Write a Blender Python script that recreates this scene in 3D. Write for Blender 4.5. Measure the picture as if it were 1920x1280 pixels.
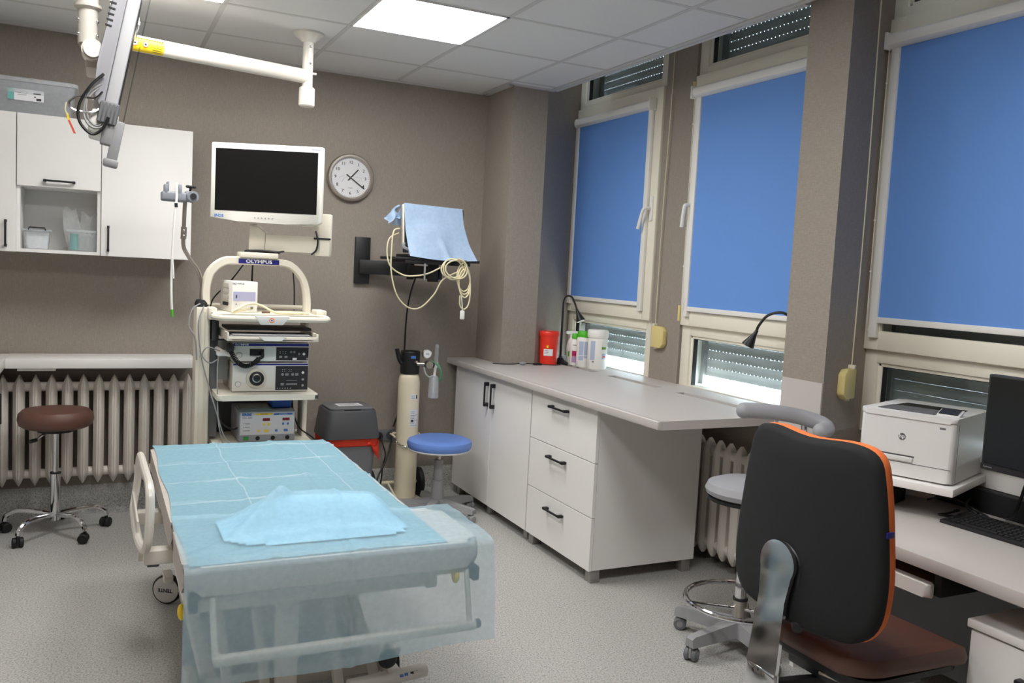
import bpy, bmesh, math, random
from mathutils import Vector, Matrix, noise

random.seed(7)
for o in list(bpy.data.objects): bpy.data.objects.remove(o)
SC = bpy.context.scene
COL = SC.collection
PI = math.pi
R = math.radians

# ------------------------------------------------------------------ camera
cam = bpy.data.cameras.new('camera'); camo = bpy.data.objects.new('camera', cam); COL.objects.link(camo)
cam.sensor_fit = 'HORIZONTAL'; cam.sensor_width = 36.0; cam.lens = 1611.36 / 1920 * 36.0
cam.clip_start = 0.05
yaw, pitch, roll = R(25.980), R(-4.645), R(2.9715)
fw = Vector((math.sin(yaw)*math.cos(pitch), math.cos(yaw)*math.cos(pitch), math.sin(pitch)))
rt = Vector((math.cos(yaw), -math.sin(yaw), 0)); up = rt.cross(fw)
r2 = rt*math.cos(roll) + up*math.sin(roll); u2 = -rt*math.sin(roll) + up*math.cos(roll)
mw = Matrix(((r2.x, u2.x, -fw.x, -0.5317), (r2.y, u2.y, -fw.y, -3.1545), (r2.z, u2.z, -fw.z, 1.5190), (0, 0, 0, 1)))
camo.matrix_world = mw
SC.camera = camo

# ------------------------------------------------------------------ world (overcast daylight outside the shutters)
w = bpy.data.worlds.new('sky'); SC.world = w; w.use_nodes = True
bg = w.node_tree.nodes['Background']; bg.inputs[0].default_value = (0.80, 0.90, 1.0, 1); bg.inputs[1].default_value = 30.0
PANEL_STRENGTH = 23.0
SC.view_settings.view_transform = 'Standard'; SC.view_settings.look = 'None'
SC.view_settings.exposure = 0.08; SC.view_settings.gamma = 1.0; SC.view_settings.use_curve_mapping = False

# ------------------------------------------------------------------ materials
def lin(c): return tuple(((v/255)/12.92 if v/255 <= 0.04045 else ((v/255+0.055)/1.055)**2.4) for v in c)
MATS = {}
def mat(name, rgb, rough=0.5, metal=0.0, noise_amt=0.0, noise_scale=40, bump=0.0, bump_scale=300, spec=0.5, coat=0.0):
    if name in MATS: return MATS[name]
    m = bpy.data.materials.new(name); m.use_nodes = True; nt = m.node_tree; b = nt.nodes['Principled BSDF']
    c = (*lin(rgb), 1)
    b.inputs['Base Color'].default_value = c; b.inputs['Roughness'].default_value = rough; b.inputs['Metallic'].default_value = metal
    b.inputs['Specular IOR Level'].default_value = spec
    if coat: b.inputs['Coat Weight'].default_value = coat
    tc = nt.nodes.new('ShaderNodeTexCoord')
    if noise_amt:
        n = nt.nodes.new('ShaderNodeTexNoise'); n.inputs['Scale'].default_value = noise_scale; n.inputs['Detail'].default_value = 4
        nt.links.new(tc.outputs['Object'], n.inputs['Vector'])
        mx = nt.nodes.new('ShaderNodeMix'); mx.data_type = 'RGBA'
        mx.inputs[6].default_value = tuple(v*(1-noise_amt) for v in c[:3])+(1,); mx.inputs[7].default_value = tuple(min(1, v*(1+noise_amt)) for v in c[:3])+(1,)
        nt.links.new(n.outputs['Fac'], mx.inputs[0]); nt.links.new(mx.outputs[2], b.inputs['Base Color'])
    if bump:
        n2 = nt.nodes.new('ShaderNodeTexNoise'); n2.inputs['Scale'].default_value = bump_scale; n2.inputs['Detail'].default_value = 3
        nt.links.new(tc.outputs['Object'], n2.inputs['Vector'])
        bp = nt.nodes.new('ShaderNodeBump'); bp.inputs['Strength'].default_value = bump; bp.inputs['Distance'].default_value = 0.002
        nt.links.new(n2.outputs['Fac'], bp.inputs['Height']); nt.links.new(bp.outputs['Normal'], b.inputs['Normal'])
    MATS[name] = m
    return m

def wallpaper():
    m = bpy.data.materials.new('woven_wallpaper'); m.use_nodes = True; nt = m.node_tree; b = nt.nodes['Principled BSDF']
    b.inputs['Roughness'].default_value = 0.75; b.inputs['Specular IOR Level'].default_value = 0.25
    tc = nt.nodes.new('ShaderNodeTexCoord')
    facs = []
    for sc in ((420, 420, 30), (45, 45, 600)):
        mp = nt.nodes.new('ShaderNodeMapping'); mp.inputs['Scale'].default_value = sc
        nt.links.new(tc.outputs['Object'], mp.inputs['Vector'])
        n = nt.nodes.new('ShaderNodeTexNoise'); n.inputs['Scale'].default_value = 1.0; n.inputs['Detail'].default_value = 3
        nt.links.new(mp.outputs['Vector'], n.inputs['Vector']); facs.append(n)
    ad = nt.nodes.new('ShaderNodeMath'); ad.operation = 'ADD'
    nt.links.new(facs[0].outputs['Fac'], ad.inputs[0]); nt.links.new(facs[1].outputs['Fac'], ad.inputs[1])
    cr = nt.nodes.new('ShaderNodeValToRGB')
    cr.color_ramp.elements[0].position = 0.35; cr.color_ramp.elements[0].color = (*lin((142, 133, 124)), 1)
    cr.color_ramp.elements[1].position = 0.65; cr.color_ramp.elements[1].color = (*lin((162, 152, 142)), 1)
    hv = nt.nodes.new('ShaderNodeMath'); hv.operation = 'MULTIPLY'; hv.inputs[1].default_value = 0.5
    nt.links.new(ad.outputs[0], hv.inputs[0]); nt.links.new(hv.outputs[0], cr.inputs[0]); nt.links.new(cr.outputs[0], b.inputs['Base Color'])
    bp = nt.nodes.new('ShaderNodeBump'); bp.inputs['Strength'].default_value = 0.25; bp.inputs['Distance'].default_value = 0.002
    nt.links.new(hv.outputs[0], bp.inputs['Height']); nt.links.new(bp.outputs['Normal'], b.inputs['Normal'])
    return m

def vinyl():
    m = bpy.data.materials.new('speckled_vinyl'); m.use_nodes = True; nt = m.node_tree; b = nt.nodes['Principled BSDF']
    b.inputs['Roughness'].default_value = 0.42
    tc = nt.nodes.new('ShaderNodeTexCoord')
    n = nt.nodes.new('ShaderNodeTexNoise'); n.inputs['Scale'].default_value = 140; n.inputs['Detail'].default_value = 6; n.inputs['Roughness'].default_value = 0.7
    nt.links.new(tc.outputs['Object'], n.inputs['Vector'])
    cr = nt.nodes.new('ShaderNodeValToRGB'); e = cr.color_ramp.elements
    e[0].position = 0.36; e[0].color = (*lin((118, 117, 115)), 1); e[1].position = 0.62; e[1].color = (*lin((200, 198, 194)), 1)
    x = cr.color_ramp.elements.new(0.5); x.color = (*lin((182, 180, 176)), 1)
    nt.links.new(n.outputs['Fac'], cr.inputs[0])
    v = nt.nodes.new('ShaderNodeTexVoronoi'); v.inputs['Scale'].default_value = 95
    nt.links.new(tc.outputs['Object'], v.inputs['Vector'])
    lt = nt.nodes.new('ShaderNodeMath'); lt.operation = 'LESS_THAN'; lt.inputs[1].default_value = 0.17
    nt.links.new(v.outputs['Distance'], lt.inputs[0])
    ml = nt.nodes.new('ShaderNodeMath'); ml.operation = 'MULTIPLY'; ml.inputs[1].default_value = 0.6
    nt.links.new(lt.outputs[0], ml.inputs[0])
    mx = nt.nodes.new('ShaderNodeMix'); mx.data_type = 'RGBA'; mx.inputs[7].default_value = (*lin((98, 96, 93)), 1)
    nt.links.new(ml.outputs[0], mx.inputs[0]); nt.links.new(cr.outputs[0], mx.inputs[6]); nt.links.new(mx.outputs[2], b.inputs['Base Color'])
    return m

def glassy(name, rgb=(255, 255, 255), gloss=0.08, rough=0.03):
    m = bpy.data.materials.new(name); m.use_nodes = True; nt = m.node_tree
    for n in list(nt.nodes):
        if n.type != 'OUTPUT_MATERIAL': nt.nodes.remove(n)
    out = nt.nodes[0]; t = nt.nodes.new('ShaderNodeBsdfTransparent'); t.inputs[0].default_value = (*lin(rgb), 1)
    g = nt.nodes.new('ShaderNodeBsdfGlossy'); g.inputs['Roughness'].default_value = rough
    lw = nt.nodes.new('ShaderNodeLayerWeight'); lw.inputs['Blend'].default_value = 0.5
    pw = nt.nodes.new('ShaderNodeMath'); pw.operation = 'POWER'; pw.inputs[1].default_value = 4.0; nt.links.new(lw.outputs['Facing'], pw.inputs[0])
    ma = nt.nodes.new('ShaderNodeMath'); ma.operation = 'MULTIPLY_ADD'; ma.inputs[1].default_value = 0.6; ma.inputs[2].default_value = 0.04; nt.links.new(pw.outputs[0], ma.inputs[0])
    mx = nt.nodes.new('ShaderNodeMixShader')
    nt.links.new(ma.outputs[0], mx.inputs[0]); nt.links.new(t.outputs[0], mx.inputs[1]); nt.links.new(g.outputs[0], mx.inputs[2]); nt.links.new(mx.outputs[0], out.inputs[0])
    return m

def milky(name, rgb, transp=0.4, transl=0.4, rough=0.4, creases=None):
    """thin translucent plastic / non-woven cloth: diffuse + translucent + see-through"""
    m = bpy.data.materials.new(name); m.use_nodes = True; nt = m.node_tree
    for n in list(nt.nodes):
        if n.type != 'OUTPUT_MATERIAL': nt.nodes.remove(n)
    out = nt.nodes[0]; c = (*lin(rgb), 1)
    tc = nt.nodes.new('ShaderNodeTexCoord'); no = nt.nodes.new('ShaderNodeTexNoise'); no.inputs['Scale'].default_value = 55; no.inputs['Detail'].default_value = 5
    nt.links.new(tc.outputs['Object'], no.inputs['Vector'])
    mc = nt.nodes.new('ShaderNodeMix'); mc.data_type = 'RGBA'; mc.inputs[6].default_value = tuple(v*0.85 for v in c[:3])+(1,); mc.inputs[7].default_value = tuple(min(1, v*1.12) for v in c[:3])+(1,)
    nt.links.new(no.outputs['Fac'], mc.inputs[0])
    colour = mc.outputs[2]
    if creases:      # light caught along the folds, painted in as paler lines: (axis, period, offset, half width)
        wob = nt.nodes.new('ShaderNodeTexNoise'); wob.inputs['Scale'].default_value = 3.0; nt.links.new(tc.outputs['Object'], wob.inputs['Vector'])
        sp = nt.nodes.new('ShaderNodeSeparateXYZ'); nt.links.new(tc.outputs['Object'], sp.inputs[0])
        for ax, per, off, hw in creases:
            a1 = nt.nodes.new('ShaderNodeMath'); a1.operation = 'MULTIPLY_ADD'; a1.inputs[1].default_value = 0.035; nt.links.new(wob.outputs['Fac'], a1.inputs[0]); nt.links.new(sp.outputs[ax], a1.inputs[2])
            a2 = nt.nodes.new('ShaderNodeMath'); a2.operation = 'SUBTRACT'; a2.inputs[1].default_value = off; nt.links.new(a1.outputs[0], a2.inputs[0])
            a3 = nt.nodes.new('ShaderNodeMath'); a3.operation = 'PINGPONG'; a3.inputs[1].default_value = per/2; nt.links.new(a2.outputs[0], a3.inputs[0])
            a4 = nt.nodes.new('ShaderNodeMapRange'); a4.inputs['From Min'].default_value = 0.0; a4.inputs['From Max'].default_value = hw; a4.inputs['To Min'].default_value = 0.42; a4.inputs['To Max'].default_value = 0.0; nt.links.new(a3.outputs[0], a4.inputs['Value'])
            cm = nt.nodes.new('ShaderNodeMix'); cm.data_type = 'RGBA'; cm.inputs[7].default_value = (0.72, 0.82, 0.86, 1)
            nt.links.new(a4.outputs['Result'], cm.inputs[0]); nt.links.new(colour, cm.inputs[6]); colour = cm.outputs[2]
    d = nt.nodes.new('ShaderNodeBsdfDiffuse'); nt.links.new(colour, d.inputs[0])
    l = nt.nodes.new('ShaderNodeBsdfTranslucent'); nt.links.new(colour, l.inputs[0])
    g = nt.nodes.new('ShaderNodeBsdfGlossy'); g.inputs['Roughness'].default_value = rough
    t = nt.nodes.new('ShaderNodeBsdfTransparent')
    m1 = nt.nodes.new('ShaderNodeMixShader'); m1.inputs[0].default_value = transl
    nt.links.new(d.outputs[0], m1.inputs[1]); nt.links.new(l.outputs[0], m1.inputs[2])
    m3 = nt.nodes.new('ShaderNodeMixShader'); m3.inputs[0].default_value = 0.03
    nt.links.new(m1.outputs[0], m3.inputs[1]); nt.links.new(g.outputs[0], m3.inputs[2])
    m2 = nt.nodes.new('ShaderNodeMixShader'); m2.inputs[0].default_value = transp
    nt.links.new(m3.outputs[0], m2.inputs[1]); nt.links.new(t.outputs[0], m2.inputs[2]); nt.links.new(m2.outputs[0], out.inputs[0])
    return m

def emit(name, rgb, s):
    m = bpy.data.materials.new(name); m.use_nodes = True; b = m.node_tree.nodes['Principled BSDF']
    b.inputs['Base Color'].default_value = (*lin(rgb), 1); b.inputs['Emission Color'].default_value = (*lin(rgb), 1); b.inputs['Emission Strength'].default_value = s
    return m

WALL = wallpaper(); VINYL = vinyl(); GLASS = glassy('window_glass', (235, 240, 240)); 
TILE = mat('ceiling_tile', (232, 231, 229), 0.9, bump=0.15, bump_scale=250)
BAR = mat('ceiling_bar', (210, 208, 205), 0.6)
WHITE = mat('white_laminate', (241, 239, 236), 0.38, noise_amt=0.02, noise_scale=6)
GREYL = mat('pale_grey_laminate', (196, 190, 186), 0.42, noise_amt=0.03, noise_scale=8)
CREAM = mat('cream_upvc', (240, 234, 217), 0.4)
WPLAS = mat('white_plastic', (240, 238, 233), 0.4)
IVORY = mat('ivory_plastic', (226, 219, 203), 0.42)
YCREAM = mat('yellowed_plastic', (222, 205, 140), 0.45)
BLIND = mat('blue_blind_fabric', (106, 154, 226), 0.8, noise_amt=0.06, noise_scale=400, bump=0.2, bump_scale=900)
BLACK = mat('black_plastic', (26, 26, 28), 0.45)
DARK = mat('black_matte', (20, 20, 22), 0.7)
SCREEN = mat('black_screen', (12, 12, 13), 0.25)
HANDLE = mat('black_handle', (20, 20, 22), 0.5)
CHROME = mat('chrome', (225, 225, 228), 0.08, 1.0)
STEEL = mat('brushed_steel', (190, 182, 172), 0.28, 1.0)
ALU = mat('grey_aluminium', (165, 162, 158), 0.4, 0.6)
ENAMEL = mat('white_enamel', (226, 220, 210), 0.3, noise_amt=0.02, noise_scale=20)
RADP = mat('radiator_paint', (226, 219, 210), 0.4, noise_amt=0.04, noise_scale=25)
BROWN = mat('brown_vinyl', (98, 66, 55), 0.5, noise_amt=0.06, noise_scale=30, bump=0.1, bump_scale=500)
BLUEV = mat('blue_vinyl', (106, 142, 216), 0.45, bump=0.08, bump_scale=400)
GREYV = mat('grey_vinyl', (160, 160, 164), 0.5, bump=0.08, bump_scale=400)
GREYP = mat('grey_plastic', (150, 150, 152), 0.45)
MIDGREY = mat('mid_grey_plastic', (112, 113, 116), 0.5)
DKGREY = mat('dark_grey_plastic', (72, 73, 76), 0.5)
RED = mat('red_plastic', (232, 52, 34), 0.35)
ORANGE = mat('orange_fabric', (238, 122, 60), 0.8, bump=0.2, bump_scale=700)
CHAIRB = mat('black_fabric', (24, 24, 26), 0.85, noise_amt=0.15, noise_scale=500, bump=0.3, bump_scale=900)
BEDVIN = mat('taupe_vinyl', (196, 186, 178), 0.45)
NAVY = mat('navy_print', (30, 34, 130), 0.4)
PAPER = mat('paper', (232, 232, 234), 0.7)
GREEN = mat('green_plastic', (80, 186, 40), 0.4)
MAG = mat('magenta_print', (176, 30, 90), 0.5)
LILAC = mat('lilac_print', (176, 150, 186), 0.5)
PALEB = mat('pale_blue_print', (176, 190, 214), 0.5)
YEL = mat('yellow_print', (240, 208, 30), 0.5)
BLUEP = mat('blue_print', (66, 120, 196), 0.5)
INK = mat('dark_ink', (40, 40, 42), 0.6)
GREYINK = mat('grey_ink', (120, 120, 122), 0.6)
WINK = mat('white_ink', (240, 240, 240), 0.5)
CABLE = mat('black_cable', (18, 18, 19), 0.5)
GCABLE = mat('grey_cable', (150, 150, 150), 0.5)
CRCABLE = mat('cream_cable', (222, 212, 176), 0.45)
CYL = mat('cream_paint', (236, 225, 198), 0.35, noise_amt=0.08, noise_scale=12)
RUBBER = mat('black_rubber', (22, 22, 23), 0.6)
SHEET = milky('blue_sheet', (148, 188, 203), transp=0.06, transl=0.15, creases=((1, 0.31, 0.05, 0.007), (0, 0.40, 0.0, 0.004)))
SHEET2 = milky('blue_sheet_thin', (190, 224, 238), transp=0.58, transl=0.3)
DRAPE = milky('drape_cloth', (186, 212, 242), transp=0.02, transl=0.25)
CLEARP = milky('clear_plastic', (214, 220, 224), transp=0.72, transl=0.3, rough=0.15)
FROST = milky('frosted_plastic', (232, 236, 240), transp=0.45, transl=0.4, rough=0.2)
BAGP = milky('clear_bag', (236, 238, 238), transp=0.45, transl=0.4, rough=0.15)
TEAL = mat('teal_print', (110, 176, 170), 0.5)
REDBAG = milky('red_bag', (240, 70, 44), transp=0.05, transl=0.35)
LIGHTM = emit('light_diffuser', (255, 254, 252), PANEL_STRENGTH)
SLATM = mat('shutter_slat', (210, 212, 213), 0.5)
SKIRT = VINYL
LEDRED = mat('red_display', (120, 16, 14), 0.3)

# ------------------------------------------------------------------ mesh helpers
class B:
    def __init__(s): s.bm = bmesh.new()
    def box(s, x0, x1, y0, y1, z0, z1, bev=0.0, seg=2, mx=None):
        g = bmesh.ops.create_cube(s.bm, size=1.0); vs = g['verts']
        M = Matrix.Translation(((x0+x1)/2, (y0+y1)/2, (z0+z1)/2)) @ Matrix.Diagonal((abs(x1-x0), abs(y1-y0), abs(z1-z0), 1))
        bmesh.ops.transform(s.bm, matrix=M, verts=vs)
        if bev:
            es = list({e for v in vs for e in v.link_edges})
            r = bmesh.ops.bevel(s.bm, geom=es, offset=bev, segments=seg, affect='EDGES', profile=0.5)
            vs = list({v for f in r['faces'] for v in f.verts} | {v for v in vs if v.is_valid})
        if mx is not None: bmesh.ops.transform(s.bm, matrix=mx, verts=vs)
        return s
    def cyl(s, p, q, r, r2=None, n=16, caps=True):
        p = Vector(p); q = Vector(q); d = q-p; L = d.length
        M = Matrix.Translation((p+q)/2) @ d.to_track_quat('Z', 'Y').to_matrix().to_4x4()
        bmesh.ops.create_cone(s.bm, cap_ends=caps, cap_tris=False, segments=n, radius1=r, radius2=r if r2 is None else r2, depth=L, matrix=M)
        return s
    def sph(s, c, r, sc=(1, 1, 1), n=12):
        bmesh.ops.create_uvsphere(s.bm, u_segments=n*2, v_segments=n, radius=1.0, matrix=Matrix.Translation(c) @ Matrix.Diagonal((r*sc[0], r*sc[1], r*sc[2], 1)))
        return s
    def tube(s, pts, r, n=8, closed=False, smooth=6, taper=None):
        P = [Vector(p) for p in pts]
        if smooth: P = spline(P, smooth, closed)
        m = len(P); rings = []; up = None
        for i, p in enumerate(P):
            if closed: t = (P[(i+1) % m]-P[i-1])
            else: t = (P[min(i+1, m-1)]-P[max(i-1, 0)])
            t.normalize()
            if up is None:
                up = Vector((0, 0, 1)) if abs(t.z) < 0.9 else Vector((1, 0, 0))
            a = t.cross(up)
            if a.length < 1e-6: a = t.orthogonal()
            a.normalize(); b = a.cross(t).normalized(); up = b
            rr = r if taper is None else r*(taper[0]+(taper[1]-taper[0])*i/(m-1))
            rings.append([s.bm.verts.new(p+(a*math.cos(2*PI*k/n)+b*math.sin(2*PI*k/n))*rr) for k in range(n)])
        for i in range(m if closed else m-1):
            A = rings[i]; C = rings[(i+1) % m]
            off = 0
            if closed and i == m-1:
                off = min(range(n), key=lambda o: (A[0].co-C[o].co).length)
            for k in range(n):
                s.bm.faces.new((A[k], A[(k+1) % n], C[(k+1+off) % n], C[(k+off) % n]))
        if not closed:
            s.bm.faces.new(rings[0]); s.bm.faces.new(rings[-1][::-1])
        return s
    def lathe(s, prof, c=(0, 0, 0), n=24, axis='Z', mx=None):
        rings = []; base = Vector(c); allv = []
        for r, z in prof:
            ring = []
            if r < 1e-6: ring = [s.bm.verts.new(base+Vector((0, 0, z)))]
            else: ring = [s.bm.verts.new(base+Vector((r*math.cos(2*PI*k/n), r*math.sin(2*PI*k/n), z))) for k in range(n)]
            rings.append(ring); allv += ring
        for A, C in zip(rings, rings[1:]):
            for k in range(n):
                if len(A) == 1 and len(C) == 1: continue
                if len(A) == 1: s.bm.faces.new((A[0], C[k], C[(k+1) % n]))
                elif len(C) == 1: s.bm.faces.new((A[k], A[(k+1) % n], C[0]))
                else: s.bm.faces.new((A[k], A[(k+1) % n], C[(k+1) % n], C[k]))
        if len(rings[0]) > 1: s.bm.faces.new(rings[0][::-1])
        if len(rings[-1]) > 1: s.bm.faces.new(rings[-1])
        if mx is not None: bmesh.ops.transform(s.bm, matrix=mx, verts=allv)
        return s
    def prism(s, poly, z0, z1, mx=None, bev=0.0):
        a = [s.bm.verts.new((x, y, z0)) for x, y in poly]; b = [s.bm.verts.new((x, y, z1)) for x, y in poly]
        n = len(poly); s.bm.faces.new(a[::-1]); s.bm.faces.new(b)
        for i in range(n): s.bm.faces.new((a[i], a[(i+1) % n], b[(i+1) % n], b[i]))
        vs = a+b
        if bev:
            es = list({e for v in vs for e in v.link_edges})
            r = bmesh.ops.bevel(s.bm, geom=es, offset=bev, segments=2, affect='EDGES', profile=0.5)
            vs = list({v for f in r['faces'] for v in f.verts} | {v for v in vs if v.is_valid})
        if mx is not None: bmesh.ops.transform(s.bm, matrix=mx, verts=vs)
        return s
    def grid(s, f, nu, nv):
        V = [[s.bm.verts.new(f(i/nu, j/nv)) for j in range(nv+1)] for i in range(nu+1)]
        for i in range(nu):
            for j in range(nv): s.bm.faces.new((V[i][j], V[i+1][j], V[i+1][j+1], V[i][j+1]))
        return s
    def loft(s, rings, top=True):
        V = [[s.bm.verts.new(p) for p in r] for r in rings]; n = len(V[0])
        for A, C in zip(V, V[1:]):
            for k in range(n): s.bm.faces.new((A[k], A[(k+1) % n], C[(k+1) % n], C[k]))
        s.bm.faces.new(V[0][::-1])
        if top: s.bm.faces.new(V[-1])
        return s

def spline(P, k, closed=False):
    out = []; n = len(P)
    rng = range(n if closed else n-1)
    for i in rng:
        if closed: p0, p1, p2, p3 = P[i-1], P[i], P[(i+1) % n], P[(i+2) % n]
        else: p0, p1, p2, p3 = P[max(i-1, 0)], P[i], P[i+1], P[min(i+2, n-1)]
        for j in range(k):
            t = j/k
            out.append(0.5*((2*p1)+(p2-p0)*t+(2*p0-5*p1+4*p2-p3)*t*t+(3*p1-p0-3*p2+p3)*t**3))
    if not closed: out.append(P[-1])
    return out

def mesh(b, name, smooth=35):
    bmesh.ops.recalc_face_normals(b.bm, faces=b.bm.faces[:])
    me = bpy.data.meshes.new(name); b.bm.to_mesh(me); b.bm.free()
    if smooth:
        for p in me.polygons: p.use_smooth = True
        me.set_sharp_from_angle(angle=R(smooth))
    return me
def obj(name, b, m, parent=None, loc=None, rot=None, smooth=35):
    me = b if isinstance(b, bpy.types.Mesh) else mesh(b, name, smooth)
    if m is not None and not me.materials: me.materials.append(m)
    o = bpy.data.objects.new(name, me); COL.objects.link(o)
    if parent is not None: o.parent = parent
    if loc is not None: o.location = loc
    if rot is not None: o.rotation_euler = rot
    return o
def thing(name, label, cat, loc=(0, 0, 0), rotz=0, group=None):
    o = bpy.data.objects.new(name, None); o.empty_display_size = 0.1; COL.objects.link(o)
    o.location = loc; o.rotation_euler = (0, 0, rotz); o['label'] = label; o['category'] = cat
    if group: o['group'] = group
    return o
def tag(o, label, cat, group=None):
    o['label'] = label; o['category'] = cat
    if group: o['group'] = group
    return o
def struct(o, label=None):
    o['kind'] = 'structure'
    if label: o['label'] = label
    return o
def copy_tree(o, parent=None):
    c = o.copy(); COL.objects.link(c); c.parent = parent
    for ch in o.children: copy_tree(ch, c)
    return c
def text(name, s, size, loc, rot, m, parent, ext=0.0004, align='CENTER', bold=0.0, sx=1.0):
    cu = bpy.data.curves.new(name, 'FONT'); cu.body = s; cu.size = size; cu.extrude = ext; cu.align_x = align; cu.align_y = 'CENTER'; cu.offset = bold
    cu.resolution_u = 2
    t = bpy.data.objects.new(name, cu); COL.objects.link(t)
    dg = bpy.context.evaluated_depsgraph_get(); me = bpy.data.meshes.new_from_object(t.evaluated_get(dg))
    bpy.data.objects.remove(t)
    o = bpy.data.objects.new(name, me); COL.objects.link(o); me.materials.clear(); me.materials.append(m)
    o.parent = parent; o.location = loc; o.rotation_euler = rot; o.scale = (sx, 1, 1)
    return o
FRONT = (R(90), 0, 0)          # reads on a face that looks along -Y
WEST = (R(90), 0, R(-90))      # reads on a face that looks along -X
TOP = (0, 0, 0)

# ================================================================== SETTING
H = 2.705
XW, YB = 2.55, 2.29      # window plane, back wall
XL, YF = -1.62, -4.5     # left wall, front wall (behind the camera)
struct(obj('floor', B().box(XL-0.1, 3.0, YF-0.1, YB+0.1, -0.08, 0), VINYL), 'grey speckled vinyl floor')
wb = struct(obj('wall_back', B().box(XL-0.1, 3.0, YB, YB+0.12, 0, 3.15), WALL), 'back wall in taupe woven wallpaper')
struct(obj('wall_left', B().box(XL-0.12, XL, YF, YB, 0, 3.15), WALL))
struct(obj('wall_front', B().box(XL-0.1, 3.0, YF-0.12, YF, 0, 3.15), WALL))
# coved vinyl skirting
cv = B(); prof = [(0.0, 0.0), (0.045, 0.0), (0.02, 0.008), (0.008, 0.03), (0.004, 0.16), (0.0, 0.165)]
for a, c in ((XL, XW),):
    L_ = [cv.bm.verts.new((a, YB-p, z)) for p, z in prof]; R_ = [cv.bm.verts.new((c, YB-p, z)) for p, z in prof]
    for i in range(len(prof)): cv.bm.faces.new((L_[i], L_[(i+1) % len(prof)], R_[(i+1) % len(prof)], R_[i]))
struct(obj('baseboard_back', cv, VINYL, smooth=50), 'vinyl floor coved up the back wall')

# window wall: parapet, lintel, pillars
WIN = [2.27, 0.915, -0.41]     # far edge of each window along Y, all 1.065 wide
WW = 1.065
wr = B().box(XW+0.02, 3.0, YF, YB, 0, 0.905).box(XW+0.02, 3.0, YF, YB, 3.0, 3.15)
wr.box(XW+0.02, 3.0, YF, WIN[2]-WW, 0.9, 3.05)
struct(obj('wall_right', wr, WALL), 'parapet wall below the windows')
def pillar(poly, label, bev=0.0):
    struct(obj('wall_pillar', B().prism(poly, 0.0, 3.05), WALL), label)
pillar([(1.845, YB), (1.845, 1.885), (2.095, 1.885), (XW+0.02, 2.272), (3.0, 2.272), (3.0, YB)], 'wallpapered corner column with splayed side beside the far window')
struct(obj('wall_pillar', B().box(XW-0.015, 3.0, WIN[1]+0.003, WIN[0]-WW-0.003, 0.905, 3.05), WALL), 'narrow wallpapered pier between the first two windows')
pillar([(2.15, -0.34), (2.15, -0.575), (XW+0.02, -0.412), (3.0, -0.412), (3.0, -0.152), (XW+0.02, -0.152)], 'wide wallpapered pillar with splayed sides between windows')
# soffit above the window bay
struct(obj('ceiling_soffit', B().box(2.1, 3.0, YF, YB, 3.05, 3.15), TILE))
struct(obj('trim_1', B().box(2.125, 2.150, YF, -0.6, H-0.012, 3.05).box(2.125, 2.150, -0.33, 1.86, H-0.012, 3.05).box(2.10, 2.127, YF, 1.88, H-0.008, H-0.002), BAR), 'ceiling edge trim above the windows')
struct(obj('trim_2', B().box(1.80, 1.845, 1.86, YB, H-0.012, H+0.02).box(1.80, 2.13, 1.862, 1.884, H-0.012, H+0.02).box(XL, 1.83, YB-0.022, YB, H-0.012, H+0.02), BAR), 'thin ceiling wall angle')

# ceiling: slab, T bars and tiles
ceil = struct(obj('ceiling', B().box(XL-0.1, 2.15, YF-0.1, YB+0.1, H+0.05, H+0.15), TILE), 'suspended ceiling of pale mineral tiles')
XS = [XL] + [round(-1.2+0.6*i, 3) for i in range(6)] + [2.125]
YS = [YF] + [round(-4.2+0.6*i, 3) for i in range(11)] + [YB]
LIGHTS = [(-0.6, 0.6), (0.6, 0.6), (-0.6, -1.8), (0.6, -1.8)]          # lower corner of the lit cells
tile_cache = {}
for i in range(len(XS)-1):
    for j in range(len(YS)-1):
        x0, x1, y0, y1 = XS[i], XS[i+1], YS[j], YS[j+1]
        if (x0, y0) in LIGHTS: continue
        if x0 >= 1.8 and y1 > 1.86: y1 = 1.87
        k = (round(x1-x0, 3), round(y1-y0, 3))
        if k not in tile_cache:
            tile_cache[k] = mesh(B().box(-k[0]/2+0.006, k[0]/2-0.006, -k[1]/2+0.006, k[1]/2-0.006, 0, 0.015, 0.002, 1), 'ceiling_tile', 0)
        obj('ceiling_tile', tile_cache[k], TILE, ceil, ((x0+x1)/2, (y0+y1)/2, H-0.001))
for x in XS[1:-1]:
    obj('grid_bar', B().box(x-0.012, x+0.012, YF, 1.87 if x > 1.79 else YB, H-0.003, H+0.03), BAR, ceil)
for y in YS[1:-1]:
    obj('grid_bar', B().box(XL, 2.11, y-0.012, y+0.012, H-0.0025, H+0.03), BAR, ceil)
for n, (x, y) in enumerate(LIGHTS):
    t = thing('ceiling_light', ['square lit ceiling panel at the upper left edge of the photo', 'square lit ceiling panel nearest the windows', 'square lit ceiling panel above and behind the camera', 'square lit ceiling panel above the chair and desk'][n], 'ceiling light', (x+0.3, y+0.3, H), group='recessed ceiling panels')
    fr = B()
    for a in (-1, 1):
        fr.box(a*0.294-0.006, a*0.294+0.006, -0.3, 0.3, -0.006, 0.02); fr.box(-0.3, 0.3, a*0.294-0.006, a*0.294+0.006, -0.006, 0.02)
    obj('light_frame', fr, WPLAS, t); obj('diffuser', B().box(-0.288, 0.288, -0.288, 0.288, -0.004, 0.012), LIGHTM, t)

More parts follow.
